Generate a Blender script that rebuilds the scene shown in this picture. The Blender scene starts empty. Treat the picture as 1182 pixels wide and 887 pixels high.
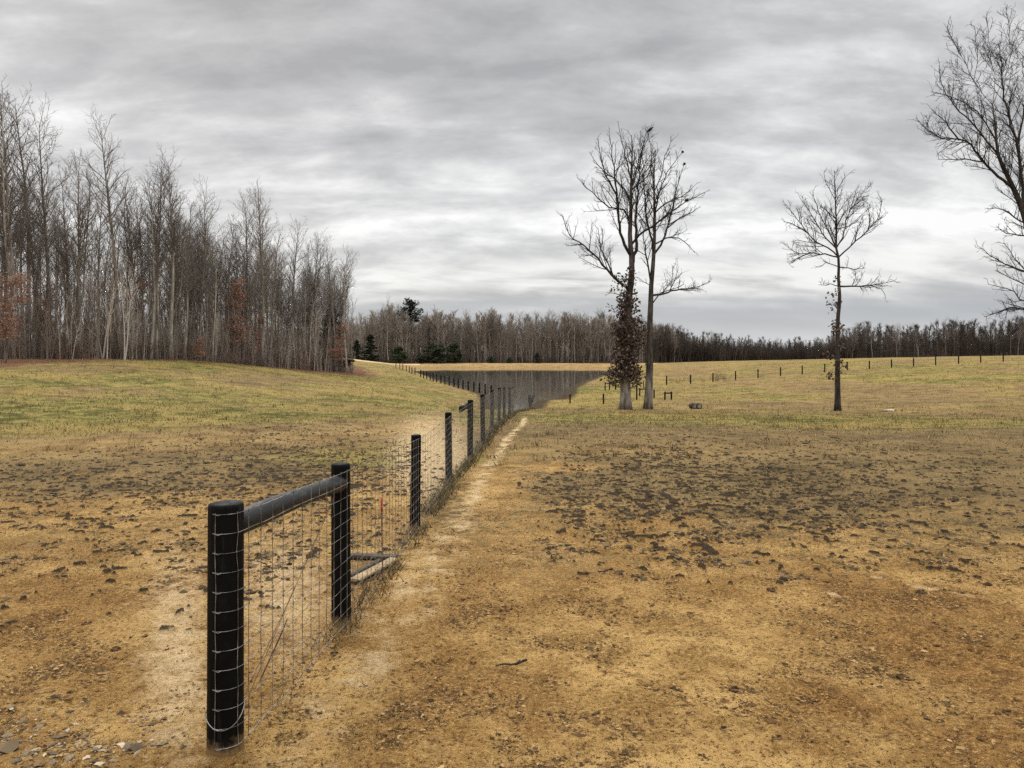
import bpy, math
import numpy as np

R = math.radians
PI = math.pi
scene = bpy.context.scene
COL = scene.collection
rng = np.random.default_rng(11)

# ---------------------------------------------------------------- camera frame
F = 900.0            # focal length in photo pixels (photo 1182 wide)
CX, HY = 591.0, 409.0
WZ = -3.8            # pond level, camera at z = 0


def P3(px, py, d):
    """point seen at photo pixel (px, py) at depth d"""
    return np.array([(px - CX) / F * d, d, -(py - HY) / F * d])


# ---------------------------------------------------------------- small noise
_perm = np.random.default_rng(5).permutation(512).astype(np.int64)
_perm = np.concatenate([_perm, _perm])
_ang = np.random.default_rng(6).random(512) * 2 * PI
_gx, _gy = np.cos(_ang), np.sin(_ang)


def pnoise(x, y):
    xi = np.floor(x).astype(np.int64)
    yi = np.floor(y).astype(np.int64)
    xf, yf = x - xi, y - yi
    u = xf * xf * xf * (xf * (xf * 6 - 15) + 10)
    v = yf * yf * yf * (yf * (yf * 6 - 15) + 10)
    def g(ix, iy, fx, fy):
        h = _perm[_perm[ix & 511] + (iy & 511)] & 511
        return _gx[h] * fx + _gy[h] * fy
    a = g(xi, yi, xf, yf)
    b = g(xi + 1, yi, xf - 1, yf)
    c = g(xi, yi + 1, xf, yf - 1)
    d = g(xi + 1, yi + 1, xf - 1, yf - 1)
    return (a + u * (b - a)) * (1 - v) + (c + u * (d - c)) * v


def fbm(x, y, o=4, gain=0.5):
    s, a = np.zeros_like(x), 1.0
    for k in range(o):
        s += a * pnoise(x + 17.3 * k, y - 9.1 * k)
        x, y, a = x * 2.03, y * 2.03, a * gain
    return s


def sstep(a, b, x):
    t = np.clip((x - a) / (b - a), 0, 1)
    return t * t * (3 - 2 * t)


# ---------------------------------------------------------------- terrain
cps = []                                         # (px, depth, z)
for px in (-500, -200, 0, 200, 400, 600, 800, 1000, 1200, 1500):
    for d in (0.6, 2, 3.5, 6, 10, 14):
        cps.append((px, d, -1.79 - .0195 * d))
for px in (560, 650, 760, 880, 1000, 1182, 1400):
    cps += [(px, 22.8, -2.235), (px, 30, -2.53)]
for px in (620, 690, 760, 880, 967):
    cps.append((px, 43, -3.07))
cps += [(-500, 22, -1.6), (-500, 40, .2), (-500, 60, 1.2), (-500, 100, 2.2),
        (-200, 20, -1.9), (-200, 40, -.6), (-200, 56, .1), (-200, 80, 1), (-200, 120, 1.8),
        (0, 20, -2.05), (0, 28, -1.8), (0, 38, -1.2), (0, 50, -.52), (0, 56, -.35), (0, 75, .4), (0, 110, 1.2),
        (200, 22, -2.12), (200, 30, -2.0), (200, 40, -1.6), (200, 55, -.98), (200, 66, -.5), (200, 95, .1),
        (300, 25, -2.2), (300, 40, -2.0), (300, 60, -1.5), (300, 75, -1.25), (300, 110, -.6),
        (400, 20, -2.15), (400, 30, -2.3), (400, 45, -2.4), (400, 65, -2.4), (400, 90, -2.3), (400, 130, -1.6), (400, 180, -.95),
        (450, 120, -2.6), (450, 180, -2.2),
        (500, 18, -2.15), (500, 25, -2.35), (500, 40, -2.8), (500, 60, -3.2), (500, 80, -3.4), (500, 110, -3.55),
        (570, 45, -3.2), (570, 55, -3.6), (690, 60, -3.5), (690, 80, -3.6), (690, 100, -3.6), (690, 140, -3.6),
        (780, 60, -3.4), (780, 75, -3.5), (780, 95, -3.6), (780, 125, -3.0), (780, 170, -1.9),
        (900, 60, -3.2), (900, 80, -3.0), (900, 98, -2.75), (900, 130, -2.0), (900, 170, -1.4),
        (1000, 60, -2.9), (1000, 80, -2.4), (1000, 100, -1.95), (1000, 170, -.9),
        (1182, 45, -2.87), (1182, 60, -2.5), (1182, 80, -1.75), (1182, 105, -1.03), (1182, 170, -.3),
        (1450, 45, -2.7), (1450, 80, -1.4), (1450, 170, .2)]
for px in (450, 520, 600, 680, 740):
    cps += [(px, 229, -2.85), (px, 245, -2.7)]
for px in (-500, 0, 400, 600, 800, 1000, 1182, 1500):
    cps += [(px, 310, -2.4 if px > 300 else .5), (px, 700, -2.0), (px, 3000, -2.0)]
cps = np.array(cps, float)
_cx = (cps[:, 0] - CX) / F * cps[:, 1]
_caz = np.arctan2(_cx, cps[:, 1])
_cr = np.hypot(_cx, cps[:, 1])
_A = np.stack([_caz * 2.2, np.log(_cr)], 1)


def _tps(r2):
    return .5 * r2 * np.log(r2 + 1e-12)


_n = len(_A)
_K = _tps(((_A[:, None] - _A[None]) ** 2).sum(-1)) + np.eye(_n) * .002
_Pm = np.concatenate([np.ones((_n, 1)), _A], 1)
_M = np.block([[_K, _Pm], [_Pm.T, np.zeros((3, 3))]])
_w = np.linalg.solve(_M, np.concatenate([cps[:, 2], np.zeros(3)]))

# pond outline (photo pixels, on the water level), clockwise from the near inlet
_pp = [(572, 475), (590, 475.5), (612, 473), (617, 467), (622, 462.5), (645, 461.5), (655, 455), (657, 449), (672, 441),
       (690, 435), (705, 430.5), (714, 426.5), (700, 425), (640, 424.6), (560, 424.6), (490, 425), (474, 427),
       (487, 432.5), (500, 436.5), (515, 441), (530, 446), (548, 450.5), (562, 456), (571, 465)]
POND = np.array([[(a - CX) / F * d, d] for a, b in _pp for d in [-WZ * F / (b - HY)]])


def poly_sd(x, y, poly):
    d2 = np.full(x.shape, 1e18)
    ins = np.zeros(x.shape, bool)
    n = len(poly)
    for i in range(n):
        ax, ay = poly[i]
        bx, by = poly[(i + 1) % n]
        ex, ey = bx - ax, by - ay
        t = np.clip(((x - ax) * ex + (y - ay) * ey) / (ex * ex + ey * ey), 0, 1)
        d2 = np.minimum(d2, (x - ax - t * ex) ** 2 + (y - ay - t * ey) ** 2)
        cr = ((ay > y) != (by > y))
        with np.errstate(divide='ignore', invalid='ignore'):
            xi = ax + (y - ay) * ex / (ey if ey != 0 else 1e-9)
        ins ^= cr & (x < xi)
    d = np.sqrt(d2)
    return np.where(ins, -d, d)


def height(x, y):
    x = np.atleast_1d(np.asarray(x, float)).ravel()
    y = np.atleast_1d(np.asarray(y, float)).ravel()
    az = np.clip(np.arctan2(x, y), -.95, .85)
    lr = np.log(np.clip(np.hypot(x, y), .6, 3000))
    z = np.empty_like(x)
    for s in range(0, len(x), 60000):
        q = np.stack([az[s:s + 60000] * 2.2, lr[s:s + 60000]], 1)
        k = _tps(((q[:, None] - _A[None]) ** 2).sum(-1))
        z[s:s + 60000] = k @ _w[:_n] + _w[_n] + q @ _w[_n + 1:]
    m = (y > 35) & (y < 290) & (np.abs(x) < 90)
    if m.any():
        xs = x[m] + .25 * pnoise(x[m] * .35, y[m] * .35) + .15 * pnoise(x[m] * 1.3, y[m] * 1.3)
        sd = poly_sd(xs, y[m] + .4 * pnoise(x[m] * .3 + 40, y[m] * .3), POND)
        zz = z[m]
        up = np.maximum(zz, WZ + .06)
        zo = WZ + (up - WZ) * (.25 * sstep(0, .8, sd) + .75 * sstep(0, 7, sd))
        z[m] = np.where(sd > 0, zo, WZ - np.minimum(-sd * .12, 1.6))
    return z


def hz(x, y):
    return float(height(x, y)[0])


def at(px, py, dmin=2.0, dmax=400.0, fall=None):
    """ground point seen at a photo pixel"""
    ds = np.geomspace(dmin, dmax, 900)
    x = (px - CX) / F * ds
    zr = -(py - HY) / F * ds
    zt = height(x, ds)
    b = np.nonzero(zr <= zt)[0]
    if len(b) == 0:
        i = int(np.argmin(zr - zt)) if fall is None else int(np.argmin(abs(ds - fall)))
    else:
        i = int(b[0])
    return np.array([x[i], ds[i], zt[i]])


def gp(px, d):
    x = (px - CX) / F * d
    return np.array([x, d, hz(x, d)])


# ---------------------------------------------------------------- mesh helpers
def link(name, me, mat=None, parent=None, loc=None):
    o = bpy.data.objects.new(name, me)
    COL.objects.link(o)
    if me is not None and mat is not None:
        for m in (mat if isinstance(mat, (list, tuple)) else [mat]):
            me.materials.append(m)
    if parent is not None:
        o.parent = parent
    if loc is not None:
        o.location = [float(v) for v in loc]
    return o


def mesh_np(name, V, faces, smooth=True, col=None, extra=None):
    """faces: list of int arrays (n,k)"""
    me = bpy.data.meshes.new(name)
    V = np.asarray(V, np.float32)
    me.vertices.add(len(V))
    me.vertices.foreach_set('co', V.ravel())
    faces = [np.asarray(f, np.int32) for f in faces if len(f)]
    tot = np.concatenate([np.full(len(f), f.shape[1], np.int32) for f in faces])
    idx = np.concatenate([f.ravel() for f in faces])
    me.loops.add(len(idx))
    me.loops.foreach_set('vertex_index', idx)
    me.polygons.add(len(tot))
    st = np.concatenate([[0], np.cumsum(tot)[:-1]]).astype(np.int32)
    me.polygons.foreach_set('loop_start', st)
    me.polygons.foreach_set('use_smooth', np.full(len(tot), smooth, bool))
    if col is not None:
        a = me.attributes.new('tint', 'FLOAT_COLOR', 'POINT')
        c = np.ones((len(V), 4), np.float32)
        c[:, :col.shape[1]] = col
        a.data.foreach_set('color', c.ravel())
    for k, arr in (extra or {}).items():
        a = me.attributes.new(k, 'FLOAT_COLOR', 'POINT')
        c = np.ones((len(V), 4), np.float32)
        c[:, :arr.shape[1]] = arr
        a.data.foreach_set('color', c.ravel())
    me.update(calc_edges=True)
    me.validate()
    return me


class Geo:
    """collects tubes and other pieces, builds one mesh"""
    def __init__(self):
        self.V, self.Fq, self.Ft, self.n = [], [], [], 0

    def add(self, V, q=None, t=None):
        V = np.asarray(V, float).reshape(-1, 3)
        if q is not None and len(q):
            self.Fq.append(np.asarray(q, np.int64).reshape(-1, 4) + self.n)
        if t is not None and len(t):
            self.Ft.append(np.asarray(t, np.int64).reshape(-1, 3) + self.n)
        self.V.append(V)
        self.n += len(V)

    def tubes(self, lines, sides, cap=False):
        """lines: list of (pts (N,3), radii (N,)) ; batched by length"""
        by = {}
        for p, r in lines:
            by.setdefault(len(p), []).append((p, r))
        for n, L in by.items():
            P = np.array([a for a, _ in L], float)
            Rr = np.array([b for _, b in L], float)
            T = np.empty_like(P)
            T[:, 1:-1] = P[:, 2:] - P[:, :-2]
            T[:, 0] = P[:, 1] - P[:, 0]
            T[:, -1] = P[:, -1] - P[:, -2]
            T /= np.linalg.norm(T, axis=-1, keepdims=True) + 1e-9
            m = (P[:, -1] - P[:, 0])
            m /= np.linalg.norm(m, axis=-1, keepdims=True) + 1e-9
            ref = np.where(np.abs(m[:, 2:3]) > .8, np.array([[1., 0, 0]]), np.array([[0, 0, 1.]]))
            A = np.cross(T, ref[:, None, :])
            A /= np.linalg.norm(A, axis=-1, keepdims=True) + 1e-9
            B = np.cross(T, A)
            th = np.arange(sides) / sides * 2 * PI
            V = P[:, :, None, :] + Rr[:, :, None, None] * (A[:, :, None, :] * np.cos(th)[None, None, :, None] + B[:, :, None, :] * np.sin(th)[None, None, :, None])
            b = len(L)
            i = (np.arange(b)[:, None, None] * n + np.arange(n - 1)[None, :, None]) * sides
            k = np.arange(sides)[None, None, :]
            k2 = (k + 1) % sides
            q = np.stack([i + k, i + k2, i + sides + k2, i + sides + k], -1).reshape(-1, 4)
            self.add(V, q)
            if cap:
                t = []
                for bi in range(b):
                    for e in (0, n - 1):
                        o = (bi * n + e) * sides
                        for s in range(1, sides - 1):
                            t.append((o, o + s, o + s + 1) if e else (o, o + s + 1, o + s))
                self.Ft.append(np.asarray(t, np.int64) + self.n - len(V.reshape(-1, 3)))

    def lathe(self, prof, sides=24, origin=(0, 0, 0), wob=None):
        """prof: list of (r, z); closed with caps at both ends"""
        th = np.arange(sides) / sides * 2 * PI
        V, n = [], len(prof)
        for r, z in prof:
            w = 1 if wob is None else wob
            V.append(np.stack([r * np.cos(th) * w, r * np.sin(th) * w, np.full(sides, z)], 1))
        V = np.concatenate(V) + np.array(origin)
        q = [(i * sides + k, i * sides + (k + 1) % sides, (i + 1) * sides + (k + 1) % sides, (i + 1) * sides + k)
             for i in range(n - 1) for k in range(sides)]
        t = [(0, s + 1, s) for s in range(1, sides - 1)] + [((n - 1) * sides, (n - 1) * sides + s, (n - 1) * sides + s + 1) for s in range(1, sides - 1)]
        self.add(V, q, t)

    def box(self, a, b, w, h, bev=.008):
        """a bevelled board from a to b"""
        a, b = np.array(a, float), np.array(b, float)
        t = (b - a) / np.linalg.norm(b - a)
        s = np.cross(t, [0, 0, 1.])
        s /= np.linalg.norm(s)
        u = np.cross(s, t)
        pr = [(-w / 2 + bev, -h / 2), (w / 2 - bev, -h / 2), (w / 2, -h / 2 + bev), (w / 2, h / 2 - bev),
              (w / 2 - bev, h / 2), (-w / 2 + bev, h / 2), (-w / 2, h / 2 - bev), (-w / 2, -h / 2 + bev)]
        n = 8
        V = [p + s * x + u * y for p in np.linspace(a, b, 6) for x, y in pr]
        q = [(i * n + k, i * n + (k + 1) % n, (i + 1) * n + (k + 1) % n, (i + 1) * n + k) for i in range(5) for k in range(n)]
        tt = [(0, k + 1, k) for k in range(1, n - 1)] + [(5 * n, 5 * n + k, 5 * n + k + 1) for k in range(1, n - 1)]
        self.add(V, q, tt)

    def build(self, name, smooth=True, col=None):
        return mesh_np(name, np.concatenate(self.V),
                       ([np.concatenate(self.Fq)] if self.Fq else []) + ([np.concatenate(self.Ft)] if self.Ft else []),
                       smooth, col)


def tag(o, label=None, cat=None, group=None, kind=None):
    if label:
        o['label'] = label
    if cat:
        o['category'] = cat
    if group:
        o['group'] = group
    if kind:
        o['kind'] = kind
    return o


def empty(name, loc, rz=0.0):
    o = bpy.data.objects.new(name, None)
    COL.objects.link(o)
    o.location = [float(v) for v in loc]
    o.rotation_euler = (0, 0, rz)
    o.empty_display_size = .3
    return o


def copy_tree(root, loc, rz, scale):
    r = root.copy()
    COL.objects.link(r)
    r.location = [float(v) for v in loc]
    r.rotation_euler = (0, 0, rz)
    r.scale = scale
    for ch in list(root.children):
        c = ch.copy()
        COL.objects.link(c)
        c.parent = r
    return r


# ---------------------------------------------------------------- materials
class NT:
    def __init__(self, tree):
        self.t = tree

    def n(self, typ, **kw):
        nd = self.t.nodes.new(typ)
        for k, v in kw.items():
            setattr(nd, k, v)
        return nd

    def set(self, nd, key, v):
        if hasattr(v, 'is_output'):
            self.t.links.new(v, nd.inputs[key])
        else:
            nd.inputs[key].default_value = v

    def noise(self, vec, scale, detail=4, rough=.55, dist=0.0):
        nd = self.n('ShaderNodeTexNoise')
        if vec is not None:
            self.set(nd, 'Vector', vec)
        self.set(nd, 'Scale', scale)
        self.set(nd, 'Detail', detail)
        self.set(nd, 'Roughness', rough)
        self.set(nd, 'Distortion', dist)
        return nd.outputs['Fac']

    def math(self, op, a, b=0.0, c=None, clamp=False):
        nd = self.n('ShaderNodeMath', operation=op, use_clamp=clamp)
        self.set(nd, 0, a)
        self.set(nd, 1, b)
        if c is not None:
            self.set(nd, 2, c)
        return nd.outputs[0]

    def mr(self, v, a, b, c=0.0, d=1.0, smooth=True):
        nd = self.n('ShaderNodeMapRange', interpolation_type='SMOOTHSTEP' if smooth else 'LINEAR')
        self.set(nd, 'Value', v)
        for k, x in zip(('From Min', 'From Max', 'To Min', 'To Max'), (a, b, c, d)):
            self.set(nd, k, x)
        return nd.outputs['Result']

    def mix(self, f, a, b, blend='MIX'):
        nd = self.n('ShaderNodeMix', data_type='RGBA', blend_type=blend)
        self.set(nd, 0, f)
        for k, v in ((6, a), (7, b)):
            if not hasattr(v, 'is_output') and len(v) == 3:
                v = (*v, 1)
            self.set(nd, k, v)
        return nd.outputs[2]


def material(name, rough=.9, spec=.2):
    m = bpy.data.materials.new(name)
    m.use_nodes = True
    t = m.node_tree
    b = t.nodes['Principled BSDF']
    b.inputs['Roughness'].default_value = rough
    b.inputs['Specular IOR Level'].default_value = spec
    return m, NT(t), b


def coords(N):
    return N.n('ShaderNodeTexCoord').outputs['Object']


def bump(N, b, h, strength=.5, dist=.02):
    bp = N.n('ShaderNodeBump')
    bp.inputs['Strength'].default_value = strength
    bp.inputs['Distance'].default_value = dist
    N.t.links.new(h, bp.inputs['Height'])
    N.t.links.new(bp.outputs['Normal'], b.inputs['Normal'])


def simple(name, c1, c2, scale=6, rough=.9, spec=.2, bs=.4, bd=.01, stretch=(1, 1, 1), rnd=0.0):
    m, N, b = material(name, rough, spec)
    mp = N.n('ShaderNodeMapping')
    N.t.links.new(coords(N), mp.inputs['Vector'])
    mp.inputs['Scale'].default_value = stretch
    v = mp.outputs['Vector']
    n1 = N.noise(v, scale, 6, .62)
    c = N.mix(N.mr(n1, .36, .64), c1, c2)
    if rnd:
        oi = N.n('ShaderNodeObjectInfo').outputs['Random']
        c = N.mix(1.0, c, N.mix(oi, (1 - rnd,) * 3, (1 + rnd,) * 3), 'MULTIPLY')
    N.set(b, 'Base Color', c)
    bump(N, b, N.noise(v, scale * 3, 5, .6), bs, bd)
    return m


def tint_mat(name, rough=.9, spec=.15, trans=0.0):
    m, N, b = material(name, rough, spec)
    a = N.n('ShaderNodeAttribute', attribute_name='tint')
    N.set(b, 'Base Color', a.outputs['Color'])
    return m


M_BARK = simple('grey_bark', (.10, .086, .073), (.26, .228, .195), 5, stretch=(1, 1, .18), bs=.7, bd=.03, rnd=.3)
M_BARK_PALE = simple('pale_bark', (.23, .205, .172), (.44, .40, .35), 4, stretch=(1, 1, .25), bs=.5, bd=.02, rnd=.25)
M_BARK_DARK = simple('dark_bark', (.02, .017, .015), (.065, .054, .046), 6, stretch=(1, 1, .2), bs=.8, bd=.03, rnd=.2)
M_BARK_MID = simple('mid_bark', (.032, .027, .023), (.11, .095, .08), 6, stretch=(1, 1, .2), bs=.8, bd=.03)
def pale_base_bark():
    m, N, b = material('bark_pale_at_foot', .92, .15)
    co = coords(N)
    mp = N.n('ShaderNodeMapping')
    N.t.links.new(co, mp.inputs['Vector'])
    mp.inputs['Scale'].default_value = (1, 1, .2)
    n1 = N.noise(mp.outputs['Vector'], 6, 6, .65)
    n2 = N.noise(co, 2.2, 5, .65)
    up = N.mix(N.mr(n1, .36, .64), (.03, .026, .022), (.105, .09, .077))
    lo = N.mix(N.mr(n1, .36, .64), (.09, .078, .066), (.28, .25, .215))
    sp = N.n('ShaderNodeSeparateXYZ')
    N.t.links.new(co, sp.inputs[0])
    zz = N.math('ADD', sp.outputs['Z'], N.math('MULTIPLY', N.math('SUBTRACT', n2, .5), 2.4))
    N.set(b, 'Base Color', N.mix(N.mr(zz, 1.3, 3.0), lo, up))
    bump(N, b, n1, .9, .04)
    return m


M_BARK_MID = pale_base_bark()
M_TWIG = simple('twig', (.125, .108, .094), (.24, .21, .182), 9, bs=.2, bd=.005, rnd=.3)
M_TWIG_DARK = simple('dark_twig', (.02, .017, .015), (.05, .041, .035), 9, bs=.2, bd=.005)
M_LEAF_BROWN = tint_mat('brown_leaves', .7, .3)
M_GRASS = tint_mat('grass_blades', .8, .2)
M_NEEDLE = tint_mat('evergreen_needles', .75, .25)
M_CLOD = tint_mat('clods', .95, .1)
M_STONE = simple('field_stone', (.12, .085, .05), (.30, .225, .14), 9, .85, .3, .6, .01, rnd=.3)
M_STONE_PALE = simple('pale_stone', (.36, .33, .28), (.62, .58, .5), 7, .8, .3, .5, .01)
M_SOIL = simple('dark_soil', (.04, .026, .014), (.15, .09, .045), 14, .95, .1, .9, .02)
M_BOARD_PALE = simple('pale_board', (.24, .165, .085), (.40, .29, .16), 3, .8, .2, .4, .005, (1, 6, 6))
M_BOARD_DARK = simple('weathered_board', (.035, .028, .022), (.10, .08, .06), 3, .85, .2, .5, .005, (2, 6, 6))
M_RED = simple('red_paint', (.34, .035, .02), (.50, .07, .035), 14, .55, .4, .3, .003)
M_RUST = simple('rust', (.05, .026, .018), (.12, .055, .032), 20, .8, .3, .5, .003)


def black_paint():
    m, N, b = material('black_fence_paint', .65, .1)
    co = coords(N)
    mp = N.n('ShaderNodeMapping')
    N.t.links.new(co, mp.inputs['Vector'])
    mp.inputs['Scale'].default_value = (1, 1, .08)
    g = N.noise(mp.outputs['Vector'], 42, 6, .65)
    w = N.noise(co, 7, 6, .65)
    c = N.mix(N.mr(w, .45, .75), (.003, .003, .0033), (.010, .0097, .0093))
    c = N.mix(N.math('MULTIPLY', N.mr(g, .6, .72), .55), c, (.03, .028, .026))
    # soil splashed on the foot of the post
    sp = N.n('ShaderNodeSeparateXYZ')
    N.t.links.new(co, sp.inputs[0])
    hgt = N.math('ADD', sp.outputs['Z'], N.math('MULTIPLY', N.math('SUBTRACT', N.noise(co, 16, 5, .7), .5), .16))
    c = N.mix(N.mr(hgt, .012, .085, .9, 0), c, (.26, .16, .07))
    N.set(b, 'Base Color', c)
    N.set(b, 'Roughness', N.mr(w, .35, .7, .5, .8))
    bump(N, b, N.math('ADD', g, N.math('MULTIPLY', N.mr(N.noise(mp.outputs['Vector'], 17, 3, .5, .6), .50, .53), .7)), .8, .007)
    return m


def rail_paint():
    m, N, b = material('worn_rail_paint', .48, .22)
    co = coords(N)
    mp = N.n('ShaderNodeMapping')
    N.t.links.new(co, mp.inputs['Vector'])
    mp.inputs['Scale'].default_value = (1, .1, 1)
    g = N.noise(mp.outputs['Vector'], 45, 6, .65)
    w = N.noise(co, 9, 6, .7)
    c = N.mix(N.mr(w, .42, .75), (.006, .006, .0065), (.02, .02, .021))
    c = N.mix(N.math('MULTIPLY', N.mr(g, .55, .68), .6), c, (.045, .045, .045))
    N.set(b, 'Base Color', c)
    N.set(b, 'Roughness', N.mr(w, .35, .7, .3, .55))
    bump(N, b, g, .5, .006)
    return m


M_POST, M_RAIL = black_paint(), rail_paint()
M_WIRE, _N, _b = material('galvanised_wire', .45, .5)
_b.inputs['Metallic'].default_value = .55
_N.set(_b, 'Base Color', _N.mix(_N.mr(_N.noise(coords(_N), 12, 3), .35, .65), (.09, .085, .078), (.34, .33, .315)))


def ground_mat():
    m, N, b = material('pasture_ground', .97, .08)
    co = coords(N)
    a = N.n('ShaderNodeAttribute', attribute_name='reg1')
    s1 = N.n('ShaderNodeSeparateColor')
    N.t.links.new(a.outputs['Color'], s1.inputs[0])
    a2 = N.n('ShaderNodeAttribute', attribute_name='reg2')
    s2 = N.n('ShaderNodeSeparateColor')
    N.t.links.new(a2.outputs['Color'], s2.inputs[0])
    bare, green, dark = s1.outputs
    sand, litter, red = s2.outputs
    n0 = N.noise(co, .16, 5, .65)
    nh = N.noise(co, .55, 6, .68, .4)
    n1 = N.noise(co, 1.6, 6, .66)
    n2 = N.noise(co, 7.5, 6, .68)
    n3 = N.noise(co, 38, 5, .7)
    n4 = N.noise(co, 140, 3, .7)
    grit = N.math('ADD', N.math('MULTIPLY', n3, .55), N.math('MULTIPLY', n4, .45))
    coarse = N.math('ADD', N.math('MULTIPLY', nh, .45), N.math('ADD', N.math('MULTIPLY', n1, .35), N.math('MULTIPLY', n2, .2)))
    # bare dirt: sandy, with ochre and red-brown patches and grit
    dirt = N.mix(N.mr(n1, .36, .64), (.29, .164, .05), (.55, .345, .125))
    dirt = N.mix(N.mr(nh, .48, .64, 0, .6), dirt, (.255, .13, .036))
    dirt = N.mix(N.math('MULTIPLY', N.mr(n2, .52, .66), .75), dirt, (.185, .093, .027))
    dirt = N.mix(N.math('MULTIPLY', red, .85), dirt, N.mix(N.mr(n2, .35, .65), (.125, .055, .016), (.31, .16, .045)))
    dirt = N.mix(N.mr(grit, .53, .61, 0, .7), dirt, (.64, .445, .2))
    dirt = N.mix(N.mr(n2, .40, .30, 0, .8), dirt, (.10, .055, .021))
    dirt = N.mix(N.mr(grit, .475, .41, 0, .94), dirt, (.035, .019, .008))
    # short winter grass
    straw = N.mix(N.mr(coarse, .40, .60), (.088, .061, .026), (.25, .175, .074))
    straw = N.mix(N.mr(n1, .44, .64, 0, .6), straw, (.20, .12, .052))
    straw = N.mix(N.math('MULTIPLY', red, .85), straw, N.mix(N.mr(coarse, .40, .60), (.23, .13, .042), (.43, .29, .115)))
    straw = N.mix(N.mr(grit, .52, .61, 0, .65), straw, (.40, .29, .135))
    straw = N.mix(N.mr(grit, .468, .40, 0, .88), straw, (.036, .025, .012))
    grn = N.mix(N.mr(coarse, .40, .60), (.068, .066, .015), (.25, .215, .056))
    grn = N.mix(N.mr(n0, .43, .6, 0, .75), grn, (.32, .22, .07))
    grn = N.mix(N.mr(n1, .5, .66, 0, .75), grn, (.35, .25, .09))
    grn = N.mix(N.mr(n2, .45, .34, 0, .6), grn, (.055, .052, .017))
    grn = N.mix(N.mr(grit, .468, .39, 0, .8), grn, (.045, .042, .016))
    bn = N.math('ADD', bare, N.math('MULTIPLY', N.math('SUBTRACT', n2, .5), 1.7))
    c = N.mix(N.mr(bn, .28, .72), straw, dirt)
    gn = N.math('ADD', green, N.math('MULTIPLY', N.math('SUBTRACT', coarse, .5), 1.5))
    c = N.mix(N.mr(gn, .2, .75), c, grn)
    sn = N.math('ADD', sand, N.math('MULTIPLY', N.math('SUBTRACT', n2, .5), 1.3))
    sc = N.mix(N.mr(n3, .35, .65), (.47, .33, .165), (.70, .53, .31))
    c = N.mix(N.mr(sn, .3, .95, 0, .9), c, sc)
    lc = N.mix(N.mr(n3, .38, .62), (.07, .034, .022), (.25, .12, .07))
    c = N.mix(N.mr(litter, .15, .8), c, lc)
    dn = N.math('ADD', dark, N.math('MULTIPLY', N.math('SUBTRACT', n3, .5), 1.1))
    c = N.mix(N.mr(dn, .18, .62, 0, .95), c, N.mix(N.mr(n3, .35, .65), (.010, .007, .005), (.060, .042, .025)))
    N.set(b, 'Base Color', c)
    h = N.math('ADD', N.math('MULTIPLY', n2, .6), N.math('ADD', N.math('MULTIPLY', n3, .5), N.math('MULTIPLY', n4, .22)))
    bump(N, b, h, 1.0, .06)
    return m


M_GROUND = ground_mat()


def water_mat():
    m, N, b = material('pond_water', .04, .5)
    co = coords(N)
    N.set(b, 'Base Color', N.mix(N.noise(co, .15, 3), (.085, .08, .066), (.12, .11, .088)))
    b.inputs['IOR'].default_value = 1.333
    mp = N.n('ShaderNodeMapping')
    N.t.links.new(co, mp.inputs['Vector'])
    mp.inputs['Scale'].default_value = (1, .35, 1)
    bump(N, b, N.noise(mp.outputs['Vector'], 2.6, 5, .65), .03, .04)
    return m


M_WATER = water_mat()

# ---------------------------------------------------------------- ground
az_d = np.linspace(R(-37), R(37), 880)
az_o = np.concatenate([np.linspace(R(-180), R(-37), 60)[:-1], az_d, np.linspace(R(37), R(180), 60)[1:-1]])
rr = np.concatenate([np.geomspace(.35, 2.7, 26)[:-1], np.geomspace(2.7, 290, 800), np.geomspace(290, 4000, 30)[1:]])
AZ, RR = np.meshgrid(az_o, rr)
gx, gy = (np.sin(AZ) * RR).ravel(), (np.cos(AZ) * RR).ravel()
gz = height(gx, gy)
na, nr = len(az_o), len(rr)
infront = gy > .5
dd = np.where(infront, gy, 1)
PX = np.where(infront, CX + F * gx / dd, np.where(gx > 0, 2000, -900))
PX = np.clip(PX, -900, 2000)
PY = np.where(infront, HY - F * gz / dd, 1200)
PY = np.clip(PY, 380, 1400)

# woods edge on the left hill (plan points), also used for the trees
EDGE = np.array([P3(px, HY, d)[:2] for px, d in ((-420, 46), (-120, 52), (0, 56), (130, 61), (200, 67), (300, 77), (360, 86), (398, 94))])
EDGE_POLY = np.concatenate([EDGE, [P3(385, HY, 125)[:2], P3(250, HY, 140)[:2], P3(-200, HY, 130)[:2], P3(-420, HY, 110)[:2]]])
FENCE_PX = [(260, 868), (394, 722), (479, 613), (518, 557), (542.5, 530.5), (557.5, 512.5), (568, 497), (576, 489.5), (582, 485), (588, 480.5), (592, 477.5)]


def gauss(px, py, cx, cy, sx, sy, rot=0.0):
    dx, dy = px - cx, py - cy
    c, s = math.cos(rot), math.sin(rot)
    return np.exp(-.5 * (((dx * c + dy * s) / sx) ** 2 + ((-dx * s + dy * c) / sy) ** 2))


big = fbm(gx * .09, gy * .09, 4)
mid = fbm(gx * .55 + 31, gy * .55, 4)
sml = fbm(gx * 3.1 + 7, gy * 3.1 + 3, 3)


def fence_x(py):
    p = np.array(FENCE_PX)[::-1]
    return np.interp(py, p[:, 1], p[:, 0])


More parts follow.
